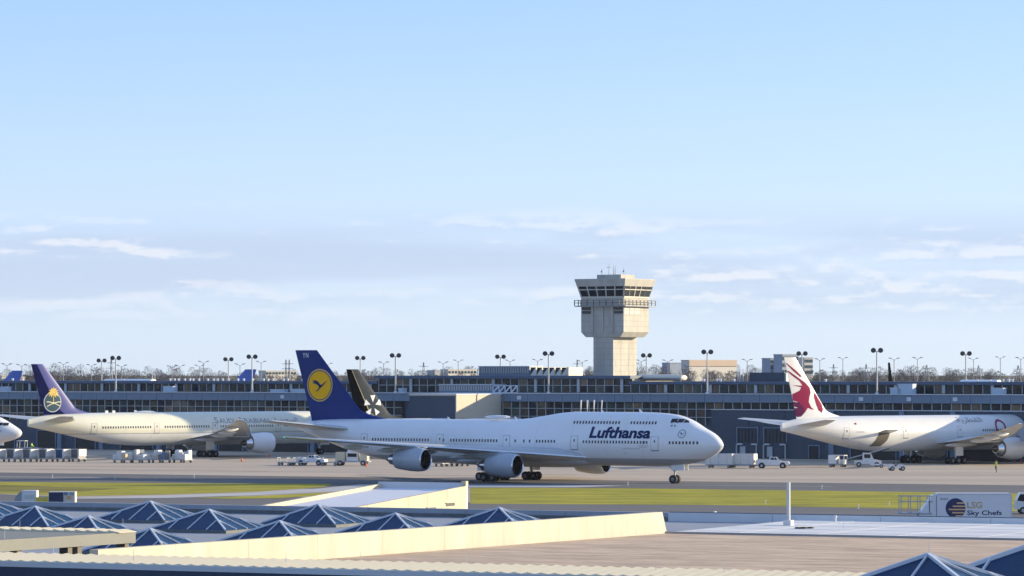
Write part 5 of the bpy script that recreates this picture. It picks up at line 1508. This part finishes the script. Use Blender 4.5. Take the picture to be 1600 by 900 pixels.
# baggage tug and its dolly
tg = thing('baggage_tug', 'small white baggage tug with open seat on the sunlit apron', 'tug', gp(1401, 735.5), R(8))
b = MB(); b.prism_y([(-1.35, .4), (1.35, .4), (1.4, .85), (.5, 1.1), (.35, .75), (-.5, .75), (-.55, 1.05), (-1.35, 1.05)], -.65, .65); b.build('body', M_VW, tg)
MB().box(-.5, -.1, -.4, .4, .75, .95).build('seat', M_TRIM, tg); MB().box(-.56, -.46, -.4, .4, .95, 1.35).build('seat_back', M_TRIM, tg)
b = MB(); b.bar((.4, 0, 1.05), (.15, 0, 1.4), .06); b.tube((.14, 0, 1.38), (.1, 0, 1.42), .2, .2, 14); b.build('steering_wheel', M_TRIM, tg)
wheels(tg, [(-.85, -.62), (.85, -.62), (-.85, .62), (.85, .62)], .36, .22)
fd = thing('tow_bar', 'pale towing bar with small wheels lying beside the belt loader', 'tow bar', gp(1377, 731), R(-3))
b = MB(); b.tube((-1.8, 0, .55), (2.0, 0, .45), .1, .1, 8); b.build('bar', M_WHITE, fd); b = MB(); b.box(1.8, 2.3, -.3, .3, .38, .52); b.build('head', M_YELLOW, fd)
wheels(fd, [(0, -.35), (0, .35)], .3, .14)
# aircraft tug with driver place, at the left
tt = thing('aircraft_tractor', 'grey aircraft tractor with big green-hubbed wheels and a cab frame, at the left', 'tractor', gp(53, 711), R(-6))
b = MB(); b.prism_y([(-3.3, .5), (3.4, .5), (3.4, 1.25), (-1.2, 1.45), (-3.3, 1.4)], -1.2, 1.2); b.build('body', mat('tractor_grey', (.30, .33, .37), .5), tt)
fr = MB()
for x in (-3.1, -1.6):
    for y in (-1.1, 1.1): fr.bar((x, y, 1.4), (x + .05, y, 2.7), .1)
fr.box(-3.2, -1.5, -1.2, 1.2, 2.7, 2.8); fr.build('cab_frame', M_LEDGE, tt)
m = MB(); m.tube((0, -.2, 0), (0, .2, 0), .68, .68, 20); m.tube((0, -.22, 0), (0, -.2, 0), .34, .34, 14, 1)
wme_ = m.mesh('wheel', [M_TYRE, mat('green_hub', (.16, .42, .10), .5)])
for x in (-1.1, 2.0):
    for y in (-1.2, 1.2): link('wheel', wme_, tt, (x, y, .68))
# freight truck between the tails
ft = thing('freight_truck', 'pale flat truck carrying two cream boxes behind the jumbo tail', 'truck', gp(551, 727.5), R(-10))
b = MB(); b.box(-2.9, 3.0, -1.0, 1.0, .6, .8); b.build('flatbed', M_DOLLY, ft)
for x0_, x1_ in ((-2.8, -1.2), (1.5, 2.7)): MB().box(x0_, x1_, -.95, .95, .81, 2.3).build('cream_box', M_CREAM if False else mat('cream_box', (.66, .58, .42), .7, noise=.1, scale=1), ft)
b = MB(); b.loft([[(-.9, -.9, .81), (1.2, -.9, .81), (1.2, .9, .81), (-.9, .9, .81)], [(-.9, -.9, 2.2), (1.0, -.9, 2.2), (1.0, .9, 2.2), (-.9, .9, 2.2)], [(-.5, -.8, 3.1), (.7, -.8, 3.1), (.7, .8, 3.1), (-.5, .8, 3.1)]]); cb = b.build('cab', M_VW, ft)
q = MB(); q.add([(-.7, -.915, 1.5), (.9, -.915, 1.5), (.9, -.915, 2.1), (-.7, -.915, 2.1)], [(0, 1, 2, 3)]); q.build('side_window', M_GLASS, cb)
wheels(ft, [(-2, -.9), (2, -.9), (-2, .9), (2, .9)], .45, .26)
for i, (x, y) in enumerate([(448, 727), (463, 727.5), (516, 727.5)]):
    o = thing('empty_dolly', ['low grey dolly at the left end beside the tail pickup', 'low grey dolly directly left of the tail pickup', 'low grey dolly between the tail pickup and the freight truck'][i], 'dolly', gp(x, y), -R(15), 'empty dollies behind the jumbo tail')
    b = MB(); b.box(-1.5, 1.5, -.9, .9, .48, .62); b.bar((1.5, 0, .5), (2.0, 0, .42), .08); b.build('deck', M_DOLLY, o)
    rr = MB()
    for s_ in (-1, 1): rr.bar((s_ * 1.45, -.85, 1.3), (s_ * 1.45, .85, 1.3), .06); rr.bar((s_ * 1.45, -.85, .6), (s_ * 1.45, -.85, 1.3), .06); rr.bar((s_ * 1.45, .85, .6), (s_ * 1.45, .85, 1.3), .06)
    rr.build('rail', M_LEDGE, o); wheels(o, [(-1.1, -.8), (1.1, -.8), (-1.1, .8), (1.1, .8)], .24, .14)
for i, (x, y, lab) in enumerate([(690, 731, 'left'), (706, 730.5, 'middle'), (722, 730.5, 'right')]):
    container_cart('small container cart glimpsed under the jumbo wing, %s of three' % lab, 'carts glimpsed under the jumbo wing', gp(x, y - 2), RZ, M_ULDW, w_=1.6, h_=1.2)
# traffic cones
cn = MB(); cn.tube((0, 0, .04), (0, 0, .72), .2, .04, 12); cn.box(-.25, .25, -.25, .25, 0, .05)
cme_ = cn.mesh('cone', [mat('cone_orange', (.75, .13, .03), .6)])
for i, (x, y, lab) in enumerate([(378, 721, 'under the cream jet engine'), (421, 714, 'right of the cream jet engine'), (572, 729, 'before the freight truck'), (1585, 724, 'under the pale jet engine'), (1596, 724, 'at the right edge under the pale jet')]):
    tag(link('traffic_cone', cme_, None, gp(x, y)), 'orange traffic cone %s' % lab, 'cone', 'orange traffic cones')
# taxiway edge markers
mk = MB(); mk.tube((0, 0, 0), (0, 0, .4), .05, .04, 8); mk.tube((0, 0, .4), (0, 0, .52), .1, .08, 8); mk.box(-.16, .16, -.16, .16, 0, .04)
mme = mk.mesh('marker', mat('marker_white', (.6, .6, .58), .5))
mlist = [(82, 747), (180, 749), (303, 747), (981, 759), (1284, 764), (705, 792), (1196, 788), (1389, 791), (1341, 795)]
for i, (x, y) in enumerate(mlist):
    tag(link('edge_marker', mme, None, gp(x, y)), 'small white taxiway edge marker, %s' % ['leftmost, below the container carts', 'second from left, by the dark grass', 'left of the ramp building, at the taxiway', 'in front of the jumbo under its forward belly', 'on the asphalt left of the catering truck', 'on the road right of the ramp building', 'at the grass edge left of the roof pole', 'at the grass edge left of the catering truck', 'on the road beside the catering truck stairs'][i], 'marker', 'taxiway edge markers')
# tall cream posts showing above the jumbo
for i, (x, y0, y1) in enumerate([(907.5, 625, 644), (917.5, 625, 644), (928, 625, 644), (940, 625, 644)]):
    Y = 668; p = dp(x, y0, Y)
    o = thing('boom_post', 'slender cream boom post rising behind the jumbo, %s of four' % ['first', 'second', 'third', 'last'][i], 'post', (p.x, Y, 0), 0, 'boom posts behind the jumbo')
    MB().tube((0, 0, 0), (0, 0, p.z - 1.6), .07, .06, 8).build('pole', M_MAST, o)
    MB().tube((0, 0, p.z - 1.6), (.05, 0, p.z), .09, .15 if i < 3 else .12, 10).build('boom_head', M_WHITE, o)
    MB().box(-.3, .3, -.3, .3, 0, .4).build('foot', M_DOLLY, o)

# ---------------------------------------------------------------- jet bridge at the right edge
jb = thing('jet_bridge', 'blue-grey passenger boarding bridge beside the pale jet at the right edge', 'jet bridge', (OC + E1 * CT(1672)), -AX)
M_JB = mat('bridge_blue_grey', (.24, .31, .40), .5, noise=.1, scale=.6)
MB().box(-2.2, 2.2, -11, -.4, 4.2, 7.0).build('tunnel', M_JB, jb)
for i in range(3): MB().box(-2.28, -2.2, -9.5 + i * 2.8, -7.2 + i * 2.8, 4.4, 6.8).build('side_panel', M_JB, jb)
MB().box(-2.8, 2.8, -15, -11, 4.0, 7.3).build('bridge_head', M_JB, jb)
MB().box(-2.9, -2.8, -13.8, -11.8, 5.6, 6.9).build('sign', mat('sign_pink', (.6, .18, .3), .5), jb)
MB().box(-.5, .5, -8, -7, .7, 4.2).build('support_leg', M_DOLLY, jb)
MB().box(-1.5, 1.5, -8.4, -6.6, .3, .7).build('axle', M_TRIM, jb)

# ---------------------------------------------------------------- catering truck and carts on the service road
ct0 = dp(1464, 771, 388); ct1 = dp(1580, 771, 388)
LW = ct1.x - ct0.x; HT = ct0.z
cat_ = thing('catering_truck', 'white catering box truck with striped globe sign and lettering, behind the white roof', 'truck', (ct0.x, 388, 0), 0)
M_CATW = mat('catering_white', (.76, .76, .77), .35, noise=.05, scale=.7)
bx_ = MB(); bx_.box(0, LW, 0, 2.5, 1.05, HT); bo = bx_.build('box_body', M_CATW, cat_)
MB().box(LW, LW + .07, -.04, 2.54, 1.05, HT - .1).build('corner_trim', M_LEDGE, bo); MB().box(0, LW, -.04, 0, HT - .1, HT + .02).build('top_trim', M_LEDGE, bo)
ks = 388 / F_PX
def cq(x, y): return ((x - 1464) * ks, HT - (y - 771) * ks)
fl = lambda u, v, o=.012: (u, -o, v)
c_ = cq(1493, 794); rr = 15.6 * ks
gl = decal('globe_sign', [disc(c_[0], c_[1], rr, 40)], lambda u, v: fl(u, v), mat('globe_navy', (.012, .025, .10), .5), bo, 99)
for i, (yy, xl) in enumerate([(786, 2), (791, -5), (796, -12), (801, -6), (806, 0)]):
    zc2 = cq(0, yy)[1]; hw = math.sqrt(max(0, rr * rr - (zc2 - c_[1]) ** 2))
    u0 = c_[0] + xl * ks * .9; u1 = c_[0] + hw
    decal('globe_stripe', [rect(u0, u1, zc2 - .075, zc2 + .075)], lambda u, v: fl(u, v, .02), mat('stripe_peach', (.78, .45, .22), .5), gl, 99)
for body, x0_, x1_, y0_, y1_, m_, kw in (('LSG', 1511, 1534.5, 794, 784, mat('lettering_gold', (.55, .38, .16), .5), dict(bold=.02)), ('Sky Chefs', 1511, 1565, 807, 797.5, M_NAVYTXT, dict(bold=.015)), ('8682', 1469, 1481.5, 781, 778, M_GREYTXT, dict(bold=.02))):
    a0, a1 = cq(x0_, y0_), cq(x1_, y1_)
    bm = fit_text(body, a1[0] - a0[0], a1[1] - a0[1], **kw)
    decal_bm('lettering', bm, lambda u, v: fl(a0[0] + u, a0[1] + v, .014), m_, bo, 99)
MB().prism_y([(-2.2, .9), (-.05, .9), (-.05, HT - .2), (-.35, HT - .15)], .1, 2.4).build('cab', M_CATW, cat_)
MB().box(-2.4, LW, .2, 2.3, .7, .95).build('chassis', M_TRIM, cat_)
wheels(cat_, [(-1.2, .2), (LW - 1.6, .2), (-1.2, 2.3), (LW - 1.6, 2.3)], .48, .28)
pf_ = MB()
for i in range(4):
    x = -3.6 + i * .95
    pf_.box(x - .03, x + .03, .1, 2.38, 1.62, 1.68); pf_.box(x - .04, x + .04, .1, .18, 1.6, HT - .25); pf_.box(x - .04, x + .04, 2.3, 2.38, 1.6, HT - .25)
for z in (HT - .3, HT - .85): pf_.box(-3.7, -.4, .1, .18, z - .03, z + .03); pf_.box(-3.7, -.4, 2.3, 2.38, z - .03, z + .03)
pf_.build('platform_rail', mat('rail_grey', (.45, .46, .47), .4, metal=.4), cat_)
MB().box(-3.8, -.5, .05, 2.4, 1.5, 1.62).build('platform', M_DOLLY, cat_)
o = thing('service_truck', 'small white truck at the right edge beyond the catering truck', 'truck', dp(1596, 800, 430) * 1.0, R(0)); o.location.z = 0
b = MB(); b.prism_y([(-.6, .5), (2.4, .5), (2.4, 2.3), (-.1, 2.35), (-.5, 1.5)], 0, 2); bo2 = b.build('body', M_VW, o)
MB().prism_y([(-.5, 1.5), (-.15, 2.2), (.35, 2.2), (.35, 1.4)], -.012, -.002).build('cab_window', M_GLASS, bo2); wheels(o, [(.2, .05), (1.8, .05), (.2, 1.9), (1.8, 1.9)], .4, .25)
# box carts on the road at the left
def road_cart(label, x0, x1, xs, ytop, Y, front, end_):
    p0, p1 = dp(x0, ytop, Y), dp(x1, ytop, Y); w_ = p1.x - p0.x; ws = dp(xs, ytop, Y).x - p0.x
    o = thing('box_trailer', label, 'trailer', (p0.x, Y, 0), 0, 'box trailers on the service road')
    bo_ = MB().box(0, w_, 0, 2.0, .55, p0.z).build('box', end_, o)
    MB().box(0.03, ws, -.03, -.002, .62, p0.z - .06).build('front_panel', front, bo_)
    MB().box(0, w_, -.05, -.03, p0.z - .06, p0.z).build('top_rail', M_LEDGE, bo_)
    MB().box(-.2, w_ + .2, .1, 1.9, .4, .53).build('chassis', M_TRIM, o)
    wheels(o, [(.5, .1), (w_ - .5, .1), (.5, 1.9), (w_ - .5, 1.9)], .3, .2)
    return o, w_, p0.z
o, w_, h_ = road_cart('white box trailer with pale green lettering panel on the service road', 34, 57, 35, 766.5, 447, M_CATW, M_CATW)
MB().prism_y([(-.9, .5), (-.02, .5), (-.02, h_ - .1), (-.3, h_ - .2), (-.8, 1.3)], .1, 1.9).build('cab', mat('cab_grey', (.33, .35, .36), .5), o)
bm = fit_text('IIIIII', w_ * .62, .45); decal_bm('side_print', bm, lambda u, v: (w_ * .2 + u, -.035, h_ - .95 + v), mat('print_green', (.45, .6, .5), .6), o, 9)
o, w_, h_ = road_cart('box trailer with dark navy side and cream end on the service road', 76, 117, 99, 768.5, 445, mat('trailer_navy', (.012, .03, .08), .5), mat('trailer_cream', (.66, .62, .54), .5, noise=.2, scale=1.5))
for x_, z_, c_ in ((103, 771.5, (.15, .2, .25)), (112, 771.5, (.25, .35, .4)), (108, 777.5, (.7, .35, .12))):
    q = dp(x_, z_, 445); MB().box(q.x - o.location.x - .22, q.x - o.location.x + .22, -.04, -.003, q.z - .16, q.z + .16).build('decal_panel', mat('decal_%d' % x_, c_, .5), o)
q0_ = dp(62, 777, 446); yb = thing('yellow_barrier', 'low yellow barrier between the two box trailers', 'barrier', (q0_.x, 446, 0))
for i in range(2): MB().box(-.45 + i * .75, .2 + i * .75, 0, .3, .0, q0_.z).build('block', mat('barrier_yellow', (.75, .6, .06), .6), yb)

# ================================================================== PEOPLE
def person(label, p, rz, seated=False, hscale=1.0):
    o = thing('person', label, 'person', p, rz)
    o.scale = (hscale,) * 3
    # joints: pelvis first
    if not seated:
        J = [(0, 0, .95, .15), (0, 0, 1.15, .15), (0, 0, 1.38, .17), (0, 0, 1.5, .07), (.01, 0, 1.58, .085), (.01, 0, 1.70, .095), (0.01, 0, 1.77, .05),
             (0, .19, 1.42, .075), (.03, .25, 1.15, .052), (.10, .24, .92, .04), (.14, .23, .83, .035),
             (0, -.19, 1.42, .075), (-.03, -.25, 1.15, .052), (.04, -.25, .91, .04), (.06, -.24, .82, .035),
             (0, .10, .86, .10), (.08, .11, .50, .068), (-.02, .12, .10, .05), (.12, .13, .04, .045),
             (0, -.10, .86, .10), (.0, -.11, .50, .068), (-.14, -.12, .11, .05), (0, -.13, .04, .045)]
    else:
        J = [(0, 0, .1, .16), (0, 0, .3, .15), (0, 0, .53, .17), (.02, 0, .65, .07), (.03, 0, .73, .085), (.03, 0, .85, .095), (.03, 0, .92, .05),
             (0, .19, .57, .075), (.1, .25, .34, .052), (.32, .2, .30, .04), (.40, .18, .31, .035), (0, -.19, .57, .075), (.1, -.25, .34, .052), (.32, -.2, .30, .04), (.4, -.18, .31, .035),
             (.05, .1, .08, .1), (.45, .12, .1, .068), (.45, .12, -.30, .05), (.58, .13, -.36, .045), (.05, -.1, .08, .1), (.45, -.12, .1, .068), (.45, -.12, -.3, .05), (.58, -.13, -.36, .045)]
    Ed = [(0, 1), (1, 2), (2, 3), (3, 4), (4, 5), (5, 6), (2, 7), (7, 8), (8, 9), (9, 10), (2, 11), (11, 12), (12, 13), (13, 14), (0, 15), (15, 16), (16, 17), (17, 18), (0, 19), (19, 20), (20, 21), (21, 22)]
    me = bpy.data.meshes.new('body'); me.from_pydata([j[:3] for j in J], Ed, [])
    b = bpy.data.objects.new('body_tmp', me); COL.objects.link(b)
    sk = b.modifiers.new('skin', 'SKIN'); sb = b.modifiers.new('sub', 'SUBSURF'); sb.levels = 1
    for i, j in enumerate(J):
        me.skin_vertices[0].data[i].radius = (j[3], j[3])
        me.skin_vertices[0].data[i].use_root = (i == 0)
    dg = bpy.context.evaluated_depsgraph_get()
    m2 = bpy.data.meshes.new_from_object(b.evaluated_get(dg))
    bpy.data.objects.remove(b)
    mats_ = [mat('trousers_dark', (.02, .022, .03), .8), mat('hi_vis_vest', (.62, .85, .04), .6), mat('skin_tone', (.35, .2, .14), .6), mat('hair_dark', (.03, .022, .018), .7), mat('jacket_dark', (.05, .06, .05), .8)]
    m2.materials.clear()
    for m in mats_: m2.materials.append(m)
    zo = 0 if not seated else -.85
    for f in m2.polygons:
        z = f.center.z - zo; y = abs(f.center.y)
        f.use_smooth = True
        if z > 1.70 or (z > 1.6 and f.center.x < -.02): f.material_index = 3
        elif z > 1.47: f.material_index = 2
        elif y > .21 and z < 1.3: f.material_index = 2 if z < .9 else 4
        elif z > .93: f.material_index = 1
        else: f.material_index = 0
    link('body', m2, o)
    vb = MB()
    for s_ in (-1, 1): vb.box(-.19, .19, s_ * .09 - .025, s_ * .09 + .025, 1.05 + zo, 1.45 + zo)
    return o
person('person in yellow hi-vis vest and dark trousers walking on the apron under the pale jet', gp(1556.5, 738.5), R(200), hscale=1.12)
ps = gp(51, 711); person('person in green-yellow vest seated on the aircraft tractor at the left', (ps.x - .2, ps.y, 1.55), R(-20), seated=True)

# ================================================================== AIR
hz = MB().box(-900, 900, -40, 4200, -1.5, 62)
hzo = hz.mesh('haze', [])
hm_ = bpy.data.materials.new('haze_air'); hm_.use_nodes = True
hn, hl = hm_.node_tree.nodes, hm_.node_tree.links
hn.clear()
pv = hn.new('ShaderNodeVolumePrincipled'); pv.inputs['Color'].default_value = (0.78, 0.87, 1.0, 1); pv.inputs['Density'].default_value = HAZE; pv.inputs['Anisotropy'].default_value = 0.2
ho = hn.new('ShaderNodeOutputMaterial'); hl.new(pv.outputs[0], ho.inputs['Volume'])
hzo.materials.append(hm_)
h_ = link('haze', hzo); h_['kind'] = 'stuff'
